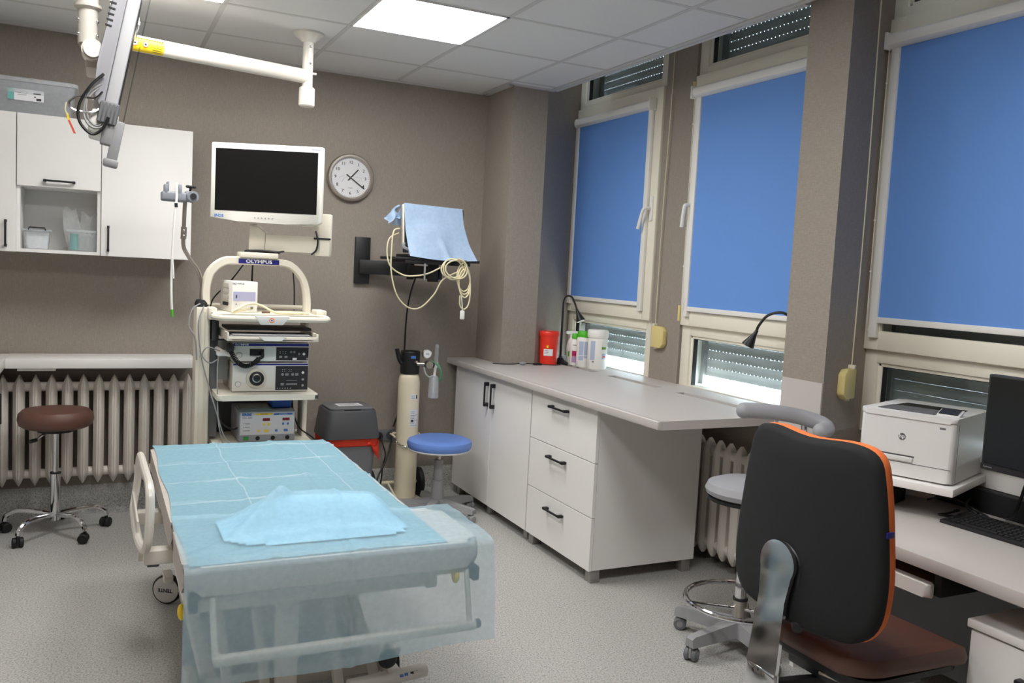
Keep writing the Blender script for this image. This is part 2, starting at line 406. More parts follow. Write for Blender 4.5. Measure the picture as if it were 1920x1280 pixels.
# ------------------------------------------------------------------ windows
slat_me = None
def slat_mesh(pitch, web):
    b = B()
    L = WW-0.06
    n = 7
    prof = [(0.0, 0.0)]
    P = [(-0.004+0.004*math.sin(PI*k/n), 0.006+0.044*k/n) for k in range(n+1)] + [(0.006, 0.050), (0.006, 0.006)]
    a = [b.bm.verts.new((x, -L/2, z)) for x, z in P]; c = [b.bm.verts.new((x, L/2, z)) for x, z in P]
    for i in range(len(P)): b.bm.faces.new((a[i], a[(i+1) % len(P)], c[(i+1) % len(P)], c[i]))
    b.bm.faces.new(a[::-1]); b.bm.faces.new(c)
    y = -L/2
    while y < L/2:
        b.box(0.0, 0.004, y, min(y+web, L/2), 0.0, 0.007); y += pitch
    return mesh(b, 'shutter_slat', 30)
slat_me = slat_mesh(0.030, 0.0262); slat_me.materials.append(SLATM); slat_closed = slat_mesh(2.0, 2.0); slat_closed.materials.append(SLATM)
def window(n, label):
    yf = WIN[n-1]; yn = yf-WW; yc = (yf+yn)/2
    fr = B(); d0, d1 = XW, XW+0.075
    fr.box(d0, d1, yf-0.075, yf, 0.905, 3.05, 0.004).box(d0, d1, yn, yn+0.075, 0.905, 3.05, 0.004)
    fr.box(d0+0.001, d1, yf, yn, 1.205, 1.275, 0.004).box(d0+0.001, d1, yf, yn, 2.66, 2.722, 0.004).box(d0+0.001, d1, yf, yn, 2.99, 3.05).box(d0+0.003, d1, yf, yn, 0.895, 0.918)
    # glazing beads
    for z0, z1 in ((0.918, 1.205), (2.722, 2.99)):
        fr.box(d0+0.012, d0+0.04, yf-0.092, yf-0.074, z0, z1, 0.003).box(d0+0.012, d0+0.04, yn+0.074, yn+0.092, z0, z1, 0.003)
        fr.box(d0+0.012, d0+0.04, yn+0.075, yf-0.075, z1-0.016, z1+0.001, 0.003)
        if z0 > 2: fr.box(d0+0.012, d0+0.04, yn+0.075, yf-0.075, z0-0.001, z0+0.016, 0.003)
    w = struct(obj('window_%d' % n, fr, CREAM), label)
    gk = B()
    for z0, z1 in ((0.92, 1.19), (2.737, 2.99)):
        for a, c in ((yf-0.096, yf-0.091), (yn+0.091, yn+0.096)): gk.box(d0+0.02, d0+0.046, a, c, z0, z1)
        gk.box(d0+0.02, d0+0.046, yn+0.09, yf-0.09, z1-0.004, z1)
    obj('gasket', gk, DARK, w)
    obj('pane', B().box(d0+0.040, d0+0.046, yn+0.085, yf-0.085, 0.918, 1.195), GLASS, w)
    obj('pane', B().box(d0+0.040, d0+0.046, yn+0.085, yf-0.085, 2.73, 2.99), GLASS, w)
    # opening sash, standing proud of the frame
    s0 = XW-0.028
    sb = B(); o0, o1 = yf-0.012, yn+0.010
    sb.box(s0, d0, o0-0.085, o0, 1.262, 2.676, 0.005).box(s0, d0, o1, o1+0.085, 1.262, 2.676, 0.005)
    sb.box(s0+0.0008, d0, o1+0.01, o0-0.01, 1.262, 1.345, 0.005).box(s0+0.0008, d0, o1+0.01, o0-0.01, 2.592, 2.676, 0.005)
    sash = obj('sash', sb, CREAM, w)
    obj('pane', B().box(s0+0.016, s0+0.022, o1+0.07, o0-0.07, 1.33, 2.6), GLASS, sash)
    hb = B()
    hs = {1: (o1+0.045, 1), 2: (o0-0.045, 1), 3: (o1+0.045, 1)}[n]
    hy = hs[0]; hz = 1.945
    obj('handle_plate', B().box(s0-0.010, s0+0.001, hy-0.015, hy+0.015, hz-0.075, hz+0.075, 0.004), WPLAS, sash)
    lean = 0.055 if n == 1 else 0.015
    obj('handle_lever', B().tube([(s0-0.005, hy, hz), (s0-0.045, hy+0.002, hz), (s0-0.055, hy+lean*0.3, hz-0.02), (s0-0.057, hy+lean, hz-0.125)], 0.0105, 10, smooth=6), WPLAS, sash)
    for hz in (1.33, 2.60): obj('hinge', B().cyl((s0-0.006, o0+0.006, hz-0.045), (s0-0.006, o0+0.006, hz+0.045), 0.008), YCREAM, sash)
    # outside roller shutter
    lift = {1: 0.042, 2: 0.042, 3: 0.0}[n]
    z = 0.925+lift
    while z < 3.03:
        obj('shutter_slat', slat_me if n < 3 else slat_closed, SLATM, w, (XW+0.175, yc, z)); z += 0.0505
    rl = B()
    for y in (yf-0.03, yn): rl.box(XW+0.15, XW+0.22, y, y+0.03, 0.9, 3.05)
    obj('shutter_rail', rl, GREYP, w)
    obj('outer_sill', B().box(XW+0.076, XW+0.42, yn, yf, 0.885, 0.917), WPLAS, w)
    sd = B()
    for y in (yf-0.002, yn-0.02): sd.box(XW+0.07, 3.0, y, y+0.022, 0.9, 3.05)
    obj('outer_reveal', sd, WPLAS, w)
    # roller blind
    bl = thing('roller_blind', {1: 'blue roller blind on the farthest window, by the corner column', 2: 'blue roller blind on the middle window', 3: 'large blue roller blind on the nearest window, above the printer'}[n], 'blind', (s0, yc, 0), group='blue cassette roller blinds')
    f = yf-yc
    L0, L1 = o0-yc-0.033, o1-yc+0.063      # far / near ends of the cassette
    prof = [(0.0, 2.545), (-0.030, 2.545), (-0.046, 2.556), (-0.052, 2.574), (-0.048, 2.592), (-0.034, 2.604), (0.0, 2.606)]
    c = B(); a = [c.bm.verts.new((x, L1, z)) for x, z in prof]; e = [c.bm.verts.new((x, L0, z)) for x, z in prof]
    for i in range(len(prof)): c.bm.faces.new((a[i], a[(i+1) % len(prof)], e[(i+1) % len(prof)], e[i]))
    c.bm.faces.new(a); c.bm.faces.new(e[::-1])
    for y in (L0, L1): c.box(-0.056, 0.0, y-0.006, y+0.006, 2.538, 2.610, 0.004)
    obj('cassette', c, WPLAS, bl)
    zb = {1: 1.372, 2: 1.372, 3: 1.405}[n]
    for y0, y1 in ((L0-0.05, L0-0.010), (L1+0.010, L1+0.05)):
        obj('guide_rail', B().box(-0.022, -0.001, y0, y1, 1.315, 2.546, 0.003), WPLAS, bl)
    obj('fabric', B().box(-0.012, -0.0105, L1+0.045, L0-0.045, zb-0.005, 2.55), BLIND, bl)
    obj('bottom_rail', B().box(-0.020, -0.003, L1+0.046, L0-0.046, zb-0.026, zb, 0.003), WPLAS, bl)
    ch = B().tube([(-0.03, L0-0.004, 2.55), (-0.028, L0-0.002, 2.0), (-0.026, L0-0.004, 1.40), (-0.024, L0-0.016, 1.36), (-0.026, L0-0.026, 1.40)], 0.0016, 5, smooth=4)
    for z in (2.40, 1.82, 1.60): ch.sph((-0.028, L0-0.003, z), 0.005, n=5)
    obj('bead_chain', ch, WPLAS, bl)
    return w
window(1, 'farthest tall window with cream frame beside the corner column')
window(2, 'middle tall window with cream frame over the worktop')
window(3, 'nearest tall window with cream frame above the desk')

def strap_box(loc, rotz, flip, label):
    t = thing('shutter_strap_box', label, 'strap box', loc, rotz, 'yellowed shutter strap winders')
    s = -1 if flip else 1
    poly = [(-0.05*s, -0.065), (0.042*s, -0.065), (0.070*s, -0.040), (0.070*s, 0.042), (0.042*s, 0.065), (-0.05*s, 0.065)]
    mx = Matrix(((1, 0, 0, 0), (0, 0, -1, 0), (0, 1, 0, 0), (0, 0, 0, 1)))
    obj('body', B().prism(poly, 0.0, 0.034, mx, bev=0.007), YCREAM, t)
    obj('strap_guide', B().box(-0.040*s-0.010, -0.040*s+0.010, -0.030, 0, 0.062, 0.080, 0.003), IVORY, t)
    obj('strap_clip', B().box(-0.020*s-0.012, -0.020*s+0.012, -0.020, 0, -0.075, -0.062, 0.003), IVORY, t)
    obj('strap', B().tube([(-0.038*s, -0.014, 0.07), (-0.028*s, -0.02, 0.7), (-0.010*s, -0.022, 1.35), (-0.006*s, -0.02, 1.80)], 0.0028, 6, smooth=5), CRCABLE, t)
    return t
strap_box((XW-0.0155, 1.105, 1.172), R(-90), False, 'yellowed shutter strap box on the narrow pier between the first two windows')
strap_box((2.345, -0.4985, 1.117), math.atan2(0.163, 0.42), True, 'yellowed shutter strap box on the wide pillar beside the printer')
obj_ = obj('splash_panel', B().box(2.1455, 2.1497, -0.572, -0.343, 0.914, 1.128), GREYL); tag(obj_, 'low pale grey splash panel at the foot of the wide pillar', 'panel')

# ================================================================== RIGHT WORKTOP AND CABINETS
FX = 1.672
def bow_handle(name, parent, loc, vertical=False, L=0.128, out=-1, axis='X'):
    """square black bow handle on a face that looks along -X (axis X) or -Y (axis Y)"""
    b = B(); h = L/2
    if axis == 'X':
        if vertical:
            b.box(-0.032, -0.022, -0.005, 0.005, -h-0.01, h+0.01, 0.002).box(-0.03, 0, -0.008, 0.008, -h-0.012, -h+0.012, 0.002).box(-0.03, 0, -0.008, 0.008, h-0.012, h+0.012, 0.002)
        else:
            b.box(-0.032, -0.022, -h-0.01, h+0.01, -0.005, 0.005, 0.002).box(-0.03, 0, -h-0.012, -h+0.012, -0.007, 0.007, 0.002).box(-0.03, 0, h-0.012, h+0.012, -0.007, 0.007, 0.002)
    else:
        if vertical:
            b.box(-0.005, 0.005, -0.032, -0.022, -h-0.01, h+0.01, 0.002).box(-0.006, 0.006, -0.03, 0, -h-0.01, -h+0.004, 0.002).box(-0.006, 0.006, -0.03, 0, h-0.004, h+0.01, 0.002)
        else:
            b.box(-h-0.01, h+0.01, -0.032, -0.022, -0.005, 0.005, 0.002).box(-h-0.01, -h+0.004, -0.03, 0, -0.006, 0.006, 0.002).box(h-0.004, h+0.01, -0.03, 0, -0.006, 0.006, 0.002)
    return obj(name, b, HANDLE, parent, loc)
def square_leg(t, x, y, h, s=0.022):
    return obj('leg', B().box(x-s, x+s, y-s, y+s, 0, h, 0.002).box(x-s-0.002, x+s+0.002, y-s-0.002, y+s+0.002, 0, 0.006), ALU, t)

CB, CTOP = 0.066, 0.872
t = thing('base_cabinet', 'white two-door base cabinet under the worktop next to the blue stool', 'cabinet', (FX, 1.64, 0))
hw = 0.56
obj('body', B().prism([(0.019, -hw), (0.62, -hw), (0.62, 0.232), (0.165, 0.232), (0.165, hw), (0.019, hw)], CB, CTOP), WHITE, t)
for a, b_ in ((-hw, -0.0345), (-0.0315, hw)):
    d = obj('door', B().box(0, 0.018, a+0.001, b_-0.001, CB-0.003, CTOP-0.004, 0.0012, 1), WHITE, t)
    y = b_-0.035 if a == -hw else a+0.055
    bow_handle('handle', d, (0, y, 0.753), True)
for x, y in ((0.05, -hw+0.045), (0.05, 0.0), (0.05, hw-0.06), (0.57, -hw+0.045), (0.57, 0.18)): square_leg(t, x, y, CB)
t = thing('drawer_cabinet', 'white three-drawer base cabinet at the near end of the worktop', 'cabinet', (FX, 0.722, 0))
hw = 0.348
obj('body', B().box(0.019, 0.64, -hw, hw, CB, CTOP), WHITE, t)
for z0, z1, hz in ((CB-0.003, 0.3285, 0.262), (0.3325, 0.6015, 0.545), (0.6055, CTOP-0.004, 0.815)):
    d = obj('drawer', B().box(0, 0.018, -hw+0.001, hw-0.001, z0, z1, 0.0012, 1), WHITE, t)
    bow_handle('handle', d, (0, 0.02, hz), False, 0.16)
for x, y in ((0.045, -hw+0.035), (0.045, hw-0.035), (0.6, -hw+0.035), (0.6, hw-0.035)): square_leg(t, x, y, CB, 0.026)

# worktop with three real vent slots
wt = B(); Z0, Z1 = 0.875, 0.914
sl = [(1.995, 1.47), (1.29, 0.79), (0.60, 0.04)]; sx0, sx1 = 2.292, 2.352
wt.prism([(1.642, YB-0.004), (1.642, -0.174), (sx0, -0.158), (sx0, 2.03), (2.09, 1.882), (1.842, 1.882), (1.842, YB-0.004)], Z0, Z1)
wt.prism([(sx1, 2.08), (sx1, -0.2), (XW-0.002, -0.152), (XW-0.002, 2.25)], Z0, Z1)
ys = [2.055]+[v for s_ in sl for v in s_]+[-0.17]
for a, c in zip(ys[0::2], ys[1::2]): wt.box(sx0, sx1, c, a, Z0, Z1)
# rounded front nosing
wt.box(1.632, 1.66, -0.174, YB-0.004, Z0, Z1, 0.006, 3)
tag(obj('worktop', wt, GREYL), 'long pale grey worktop running under the windows', 'worktop')

# ------------------------------------------------------------------ radiators
def rad_section(h, dx, dp=0.065):
    """one cast radiator section: two joined oval columns with pointed ends; faces -Y"""
    b = B(); wv = dx*0.36
    rings = []
    for z, sx, sy in ((0.0, 0.10, 0.25), (0.02, 0.45, 0.6), (0.055, 0.95, 0.95), (0.075, 1, 1), (h-0.075, 1, 1), (h-0.055, 0.95, 0.95), (h-0.02, 0.45, 0.6), (h, 0.10, 0.25)):
        ring = []
        for px, py in ((-0.35, -1), (-0.12, -1.0), (0, -1.06), (0.12, -1.0), (0.35, -1), (1, -0.55), (1, 0.55), (0.35, 1), (-0.35, 1), (-1, 0.55), (-1, -0.55)):
            ring.append((px*wv*sx, py*dp*sy, z))
        rings.append(ring)
    b.loft(rings)
    for z in (0.065, h-0.065): b.cyl((-dx*0.5, 0, z), (dx*0.5, 0, z), 0.026, n=14)
    return mesh(b, 'radiator_section', 40)
t = thing('radiator', 'cream cast radiator under the shelf behind the brown stool', 'radiator', (-0.90, 2.185, 0.205))
me = rad_section(0.615, 0.0785)
for i in range(-1, 12): obj('radiator_section', me, RADP, t, (0.0785*i, 0, 0))
obj('pipe', B().cyl((-0.115, 0, 0.065), (-0.145, 0, 0.065), 0.016).cyl((-0.145, 0, 0.075), (-0.145, 0, -0.205), 0.012), RADP, t)
t = thing('radiator', 'cream cast radiator under the windows, behind the grey stool', 'radiator', (2.462, -0.1, 0.055), R(-90))
me = rad_section(0.63, 0.083, 0.040)
for i in range(-8, 4): obj('radiator_section', me, RADP, t, (0.083*i-0.25, 0, 0))
obj('pipe', B().cyl((0.03, 0, 0.065), (0.06, 0, 0.065), 0.014).cyl((0.06, 0, 0.075), (0.06, 0, -0.055), 0.011), RADP, t)

# ================================================================== BACK WALL CABINETS (left)
CY = 1.96
def wall_cab(x0, x1, label, kind):
    t = thing('wall_cabinet', label, 'cabinet', ((x0+x1)/2, CY, 1.49), group='white wall cabinets')
    h = (x1-x0)/2; top = 0.705; P = 0.017; D = YB-CY-0.002
    if kind == 'flap':
        c = B().box(-h, -h+P, 0.019, D, 0, top).box(h-P, h, 0.019, D, 0, top).box(-h+P, h-P, 0.019, D, 0, P).box(-h+P, h-P, 0.019, D, top-P, top).box(-h+P, h-P, 0.019, D, 0.337, 0.354).box(-h+P, h-P, D-0.006, D, P, top-P)
        obj('body', c, WHITE, t)
        d = obj('door', B().box(-h+0.002, h-0.002, 0, 0.018, 0.340, top, 0.001, 1), WHITE, t)
        bow_handle('handle', d, (0, 0, 0.373), False, 0.128, axis='Y')
    else:
        obj('body', B().box(-h, h, 0.019, D, 0, top), WHITE, t)
        d = obj('door', B().box(-h+0.002, h-0.002, 0, 0.018, -0.001, top, 0.001, 1), WHITE, t)
        bow_handle('handle', d, ((-h+0.036) if kind == 'L' else (h-0.045), 0, 0.092), True, 0.118, axis='Y')
    return t
wall_cab(-1.35, -0.903, 'white wall cabinet cut off by the left edge of the photo', 'R')
wall_cab(-0.902, -0.511, 'white wall cabinet with lift-up flap above an open niche', 'flap')
wall_cab(-0.510, -0.056, 'white wall cabinet with a single tall door at the right end', 'L')
NZ = 1.508
# shelf over the radiator and corner unit
tag(obj('wall_shelf', B().box(-0.955, -0.012, 2.02, YB-0.001, 0.875, 0.927, 0.003).box(-0.90, -0.72, 2.04, YB-0.001, 0.860, 0.876), WHITE), 'white shelf along the back wall over the radiator', 'shelf')
t = thing('side_counter', 'white counter unit along the left edge of the photo', 'cabinet', (-1.28, 0.75, 0))
obj('body', B().box(-0.33, 0.275, -1.7, 1.3, 0.09, 0.875), WHITE, t)
obj('top', B().box(-0.338, 0.325, -1.7, 1.525, 0.877, 0.927, 0.003), WHITE, t)
for y in (-1.0, -0.25, 0.5, ):
    d = obj('door', B().box(0.277, 0.294, y+0.002, y+0.748, 0.1, 0.87, 0.001, 1), WHITE, t)
    obj('handle', B().box(0.294, 0.32, y+0.66, y+0.672, 0.60, 0.76, 0.003), HANDLE, d)
obj('plinth', B().box(-0.33, 0.25, -1.7, 1.3, 0, 0.09), DARK, t)

# things in the niche
t = thing('plastic_tub', 'small clear tub of white contents with black handle in the open niche', 'tub', (-0.812, 2.10, NZ))
def rect_ring(w, d, z, r=0.015):
    pts = []
    for cx, cy, a0 in ((w-r, d-r, 0), (-w+r, d-r, 90), (-w+r, -d+r, 180), (w-r, -d+r, 270)):
        for k in range(4): a = R(a0+30*k); pts.append((cx+r*math.cos(a), cy+r*math.sin(a), z))
    return pts
obj('tub', B().loft([rect_ring(0.050, 0.055, 0), rect_ring(0.058, 0.063, 0.095)]), FROST, t)
obj('contents', B().loft([rect_ring(0.046, 0.051, 0.003), rect_ring(0.052, 0.057, 0.070)]), PAPER, t)
obj('lid', B().loft([rect_ring(0.066, 0.070, 0.095), rect_ring(0.066, 0.070, 0.104)]), FROST, t)
obj('handle', B().tube([(-0.040, -0.066, 0.098), (-0.036, -0.078, 0.112), (0.036, -0.078, 0.112), (0.040, -0.066, 0.098)], 0.004, 6, smooth=0), BLACK, t)
t = thing('plastic_crate', 'clear open crate packed with bagged supplies in the open niche', 'crate', (-0.600, 2.09, NZ))
cr = B(); cr.loft([rect_ring(0.066, 0.070, 0.0), rect_ring(0.073, 0.078, 0.105)], top=False); obj('crate', cr, CLEARP, t)
obj('rim', B().box(-0.078, 0.078, -0.083, -0.076, 0.100, 0.112, 0.002).box(-0.078, -0.072, -0.083, 0.083, 0.100, 0.112, 0.002).box(0.072, 0.078, -0.083, 0.083, 0.100, 0.112, 0.002), FROST, t)
def bag(name, label, loc, w, h, rot, m=BAGP):
    b = B(); s = loc[0]*31
    b.grid(lambda u, v: ((u-0.5)*w*(1+0.12*math.sin(5*v+s)), -0.010*math.sin(PI*u)*math.sin(PI*v)-0.006*noise.noise(Vector((u*4, v*4, s))), v*h+0.012*math.sin(7*u+s)*v), 8, 10)
    b.grid(lambda u, v: ((u-0.5)*w*(1+0.12*math.sin(5*v+s)), 0.010*math.sin(PI*u)*math.sin(PI*v)+0.003, v*h+0.012*math.sin(7*u+s)*v), 8, 10)
    return tag(obj(name, b, m, None, loc, rot), label, 'bag', 'clear supply bags in the niche')
bag('supply_bag', 'tall clear supply bag leaning at the left of the niche crate', (-0.630, 2.10, NZ+0.004), 0.075, 0.225, (R(-4), R(-9), 0))
bag('supply_bag', 'clear supply bag bulging over the right of the niche crate', (-0.578, 2.12, NZ+0.06), 0.085, 0.145, (R(-4), R(4), 0))
bag('supply_bag', 'folded clear bag at the front of the niche crate', (-0.590, 2.045, NZ+0.004), 0.06, 0.10, (R(-2), R(6), 0))
bag('supply_bag', 'pale printed bag at the right front of the niche crate', (-0.552, 2.045, NZ+0.004), 0.045, 0.095, (R(-2), R(2), 0))
tag(obj('supply_roll', B().cyl((-0.638, 2.05, NZ+0.004), (-0.638, 2.05, NZ+0.092), 0.020), TEAL), 'teal wrapped roll inside the niche crate', 'roll')

# storage box on the cabinets
t = thing('storage_box', 'large clear plastic storage box on top of the wall cabinets', 'storage box', (-0.915, 2.12, 2.197))
obj('box', B().loft([rect_ring(0.255, 0.130, 0, 0.03), rect_ring(0.275, 0.145, 0.155, 0.03)]), FROST, t)
obj('lid', B().loft([rect_ring(0.290, 0.155, 0.155, 0.03), rect_ring(0.290, 0.155, 0.172, 0.03), rect_ring(0.275, 0.142, 0.178, 0.03)]), FROST, t)
lb = obj('sticker', B().box(0.0, 0.132, -0.1445, -0.1425, 0.055, 0.112, mx=Matrix.Rotation(R(-3), 4, 'X')), PAPER, t)
obj('sticker_band', B().box(-0.03, 0.0, -0.1447, -0.1427, 0.055, 0.112, mx=Matrix.Rotation(R(-3), 4, 'X')), TEAL, t)
for x, z, w_, h_ in ((0.100, 0.095, 0.028, 0.007), (0.085, 0.095, 0.010, 0.005), (0.105, 0.066, 0.022, 0.012), (0.088, 0.078, 0.008, 0.006), (0.03, 0.10, 0.045, 0.002), (0.03, 0.092, 0.045, 0.002), (0.03, 0.084, 0.04, 0.002)):
    obj('print', B().box(x-w_/2+0.005, x+w_/2+0.005, -0.1452, -0.1445, z-h_/2, z+h_/2, mx=Matrix.Rotation(R(-3), 4, 'X')), INK if w_ < 0.04 else GREYINK, lb)

# ================================================================== ENDOSCOPY CART
def part(name, b, m, t, smooth=35): return obj(name, b, m, t, loc=tuple(-v for v in t.location), smooth=smooth)
def wtext(name, s, size, loc, rot, m, t, root, **k):
    """lettering given in world coordinates; t is the parent part, root the thing it belongs to"""
    base = t.location + (root.location if t is not root else Vector((0, 0, 0)))
    return text(name, s, size, tuple(Vector(loc)-base), rot, m, t, **k)
def sub(name, b, m, parent, root, smooth=35):
    base = parent.location+root.location
    return obj(name, b, m, parent, loc=tuple(-base), smooth=smooth)
def caster(t, x, y, r, ang, wm, hm, w=0.022, twin=True):
    """twin wheel castor standing on the floor, turned by ang; returns fork object with wheels as sub-parts"""
    c, s_ = math.cos(ang), math.sin(ang)
    mx = Matrix.Translation((x, y, 0)) @ Matrix.Rotation(ang, 4, 'Z')
    f = B().cyl((0, 0, r*0.9), (0, 0, r*2.45), 0.009, n=10).box(-r*0.95, r*0.55, -0.006, 0.006, r*0.5, r*1.9, 0.004)
    f.cyl((-r*0.25, -w*0.95, r), (-r*0.25, w*0.95, r), r*0.35, n=10)
    bmesh.ops.transform(f.bm, matrix=mx, verts=f.bm.verts[:])
    o = obj('castor', f, hm, t)
    for sd in (-1, 1):
        wv = B().lathe([(0, -0.010), (r*0.85, -0.010), (r, -0.006), (r, 0.006), (r*0.85, 0.010), (0, 0.010)], n=18, mx=mx @ Matrix.Translation((-r*0.25, sd*w*0.72, r)) @ Matrix.Rotation(PI/2, 4, 'X'))
        ow = obj('wheel', wv, wm, o)
        hb = B().lathe([(0, -0.0115), (r*0.5, -0.0115), (r*0.5, 0.0115), (0, 0.0115)], n=14, mx=mx @ Matrix.Translation((-r*0.25, sd*w*0.72, r)) @ Matrix.Rotation(PI/2, 4, 'X'))
        obj('hub', hb, hm, o)
    return o

t = thing('endoscopy_cart', 'ivory equipment cart with curved top arch and shelves beside the radiator', 'cart', (0.22, 1.40, 0))
b = B().box(-0.08, -0.012, 1.36, 1.50, 0.12, 1.262, 0.008)
for x in (-0.062, -0.040, -0.022): b.box(x-0.002, x+0.002, 1.356, 1.364, 0.14, 1.24)
part('post', b, IVORY, t)
part('post', B().box(0.466, 0.492, 1.40, 1.52, 0.12, 1.21, 0.006), IVORY, t)
part('back_panel', B().box(0.0, 0.46, 1.60, 1.615, 0.15, 0.80), DKGREY, t)
part('base', B().box(-0.09, 0.52, 1.17, 1.64, 0.085, 0.135, 0.02, 3), IVORY, t)
for x, y in ((-0.05, 1.22), (0.48, 1.22), (-0.05, 1.6), (0.48, 1.6)):
    caster(t, x-0.22, y-1.40, 0.036, 0.6, RUBBER, GREYP)
def rrect(x0, x1, y0, y1, r, n=5):
    pts = []
    for cx, cy, a0 in ((x1-r, y1-r, 0), (x0+r, y1-r, 90), (x0+r, y0+r, 180), (x1-r, y0+r, 270)):
        for k in range(n+1): a = R(a0+90*k/n); pts.append((cx+r*math.cos(a), cy+r*math.sin(a)))
    return pts
sh = part('shelf', B().prism(rrect(0.004, 0.496, 1.165, 1.60, 0.025), 0.819, 0.847, bev=0.004), IVORY, t)
sub('shelf_tag', B().box(0.478, 0.494, 1.1635, 1.1655, 0.824, 0.842), DKGREY, sh, t)
part('shelf', B().prism(rrect(0.004, 0.496, 1.165, 1.60, 0.025), 0.556, 0.585, bev=0.004), IVORY, t)
# keyboard drawer
kd = part('keyboard_drawer', B().prism(rrect(0.040, 0.470, 1.12, 1.50, 0.02), 1.118, 1.126).box(0.042, 0.468, 1.12, 1.128, 1.118, 1.140, 0.003).box(0.036, 0.046, 1.12, 1.50, 1.118, 1.160, 0.003).box(0.464, 0.476, 1.12, 1.50, 1.118, 1.156, 0.003), IVORY, t)
sub('drawer_pull', B().prism([(0.185, 0), (0.315, 0), (0.290, -0.020), (0.210, -0.020)], 0, 0.012, Matrix.Translation((0, 1.122, 1.141)) @ Matrix.Rotation(PI/2, 4, 'X')), WPLAS, kd, t)
sub('keyboard', B().box(0.06, 0.455, 1.15, 1.36, 1.127, 1.140, 0.004).box(0.07, 0.445, 1.17, 1.34, 1.139, 1.146, 0.002), GREYP, kd, t)
sub('keyboard_cover', B().box(0.048, 0.462, 1.22, 1.42, 1.163, 1.178, 0.004).box(0.27, 0.33, 1.214, 1.222, 1.163, 1.170), BLACK, kd, t)
# top tray
tr = part('top_tray', B().prism(rrect(-0.015, 0.520, 1.19, 1.62, 0.04), 1.222, 1.244, bev=0.004), IVORY, t)
sub('tray_rim', B().tube([(0.50, 1.60, 1.262), (0.02, 1.60, 1.262), (-0.005, 1.57, 1.258)], 0.012, 8, smooth=4), IVORY, tr, t)
sub('tray_corner', B().box(0.49, 0.545, 1.25, 1.37, 1.225, 1.268, 0.008).box(-0.030, 0.012, 1.30, 1.42, 1.205, 1.266, 0.008), IVORY, tr, t)
sub('tray_handle', B().tube([(0.0, 1.25, 1.232), (-0.018, 1.20, 1.229), (0.005, 1.150, 1.226), (0.05, 1.135, 1.226), (0.25, 1.130, 1.226), (0.45, 1.135, 1.226), (0.515, 1.145, 1.227), (0.535, 1.20, 1.229), (0.52, 1.25, 1.232)], 0.014, 10, smooth=5), IVORY, tr, t)
bd = sub('tray_badge', B().prism([(0.163, 0.016), (0.333, 0.016), (0.298, -0.027), (0.190, -0.027)], 0, 0.028, Matrix.Translation((0, 1.144, 1.226)) @ Matrix.Rotation(PI/2, 4, 'X'), bev=0.004), WPLAS, tr, t)
for nm, r, m in (('emblem_ring', 0.0125, mat('orange_print', (246, 140, 90), 0.5)), ('emblem_centre', 0.0075, WPLAS), ('emblem_dot', 0.0045, BLUEP)):
    obj(nm, B().lathe([(0, 0), (r, 0), (r, 0.0006), (0, 0.0006)], n=20, mx=Matrix.Rotation(PI/2, 4, 'X')), m, tr, loc=tuple(Vector((0.243, 1.1157-0.0004*('rcd'.index(nm[7])+1), 1.221))-t.location-tr.location))
# arch
ar = B(); pts = spline([Vector(p) for p in ((-0.030, 0, 1.275), (-0.031, 0, 1.36), (-0.010, 0, 1.44), (0.045, 0, 1.492), (0.115, 0, 1.503), (0.330, 0, 1.503), (0.405, 0, 1.478), (0.458, 0, 1.41), (0.478, 0, 1.31), (0.478, 0, 1.21))], 6)
rings = []
for i, p in enumerate(pts):
    tg = (pts[min(i+1, len(pts)-1)]-pts[max(i-1, 0)]).normalized(); nv = Vector((tg.z, 0, -tg.x)); ring = []
    wdt = 0.021 if i < 30 else 0.018
    for a, c in ((-1, -0.6), (-0.7, -1), (0.7, -1), (1, -0.6), (1, 0.6), (0.7, 1), (-0.7, 1), (-1, 0.6)): ring.append(Vector((p.x, 1.43, p.z))+nv*(a*wdt)+Vector((0, c*0.034, 0)))
    rings.append(ring)
ar.loft(rings); arch = part('arch', ar, IVORY, t)
sub('name_plate', B().box(0.120, 0.322, 1.392, 1.397, 1.489, 1.514, 0.002), NAVY, arch, t)
wtext('lettering', 'OLYMPUS', 0.024, (0.221, 1.3915, 1.5015), FRONT, WINK, arch, t, bold=0.0008, sx=1.25)
part('monitor_mount', B().box(0.125, 0.315, 1.38, 1.50, 1.520, 1.548, 0.005), IVORY, t)
part('post_cap', B().lathe([(0, 0), (0.034, 0), (0.034, 0.02), (0.026, 0.036), (0, 0.036)], (-0.050, 1.42, 1.262)), DARK, t)
part('cable_channel', B().box(-0.008, 0.034, 1.40, 1.45, 0.60, 1.20, 0.004), MIDGREY, t)
part('cable_channel', B().box(-0.006, 0.012, 1.33, 1.40, 1.10, 1.20, 0.004), DKGREY, t)
part('leaflet_rack', B().box(0.025, 0.075, 1.36, 1.44, 0.90, 1.10, 0.003), mat('grey_tint', (128, 128, 126), 0.5), t)
part('scope_hook', B().tube([(0.02, 1.36, 1.055), (0.04, 1.30, 1.045), (0.075, 1.262, 1.040), (0.083, 1.258, 1.062)], 0.014, 8).box(0.012, 0.075, 1.27, 1.33, 1.028, 1.046, 0.004), WPLAS, t)
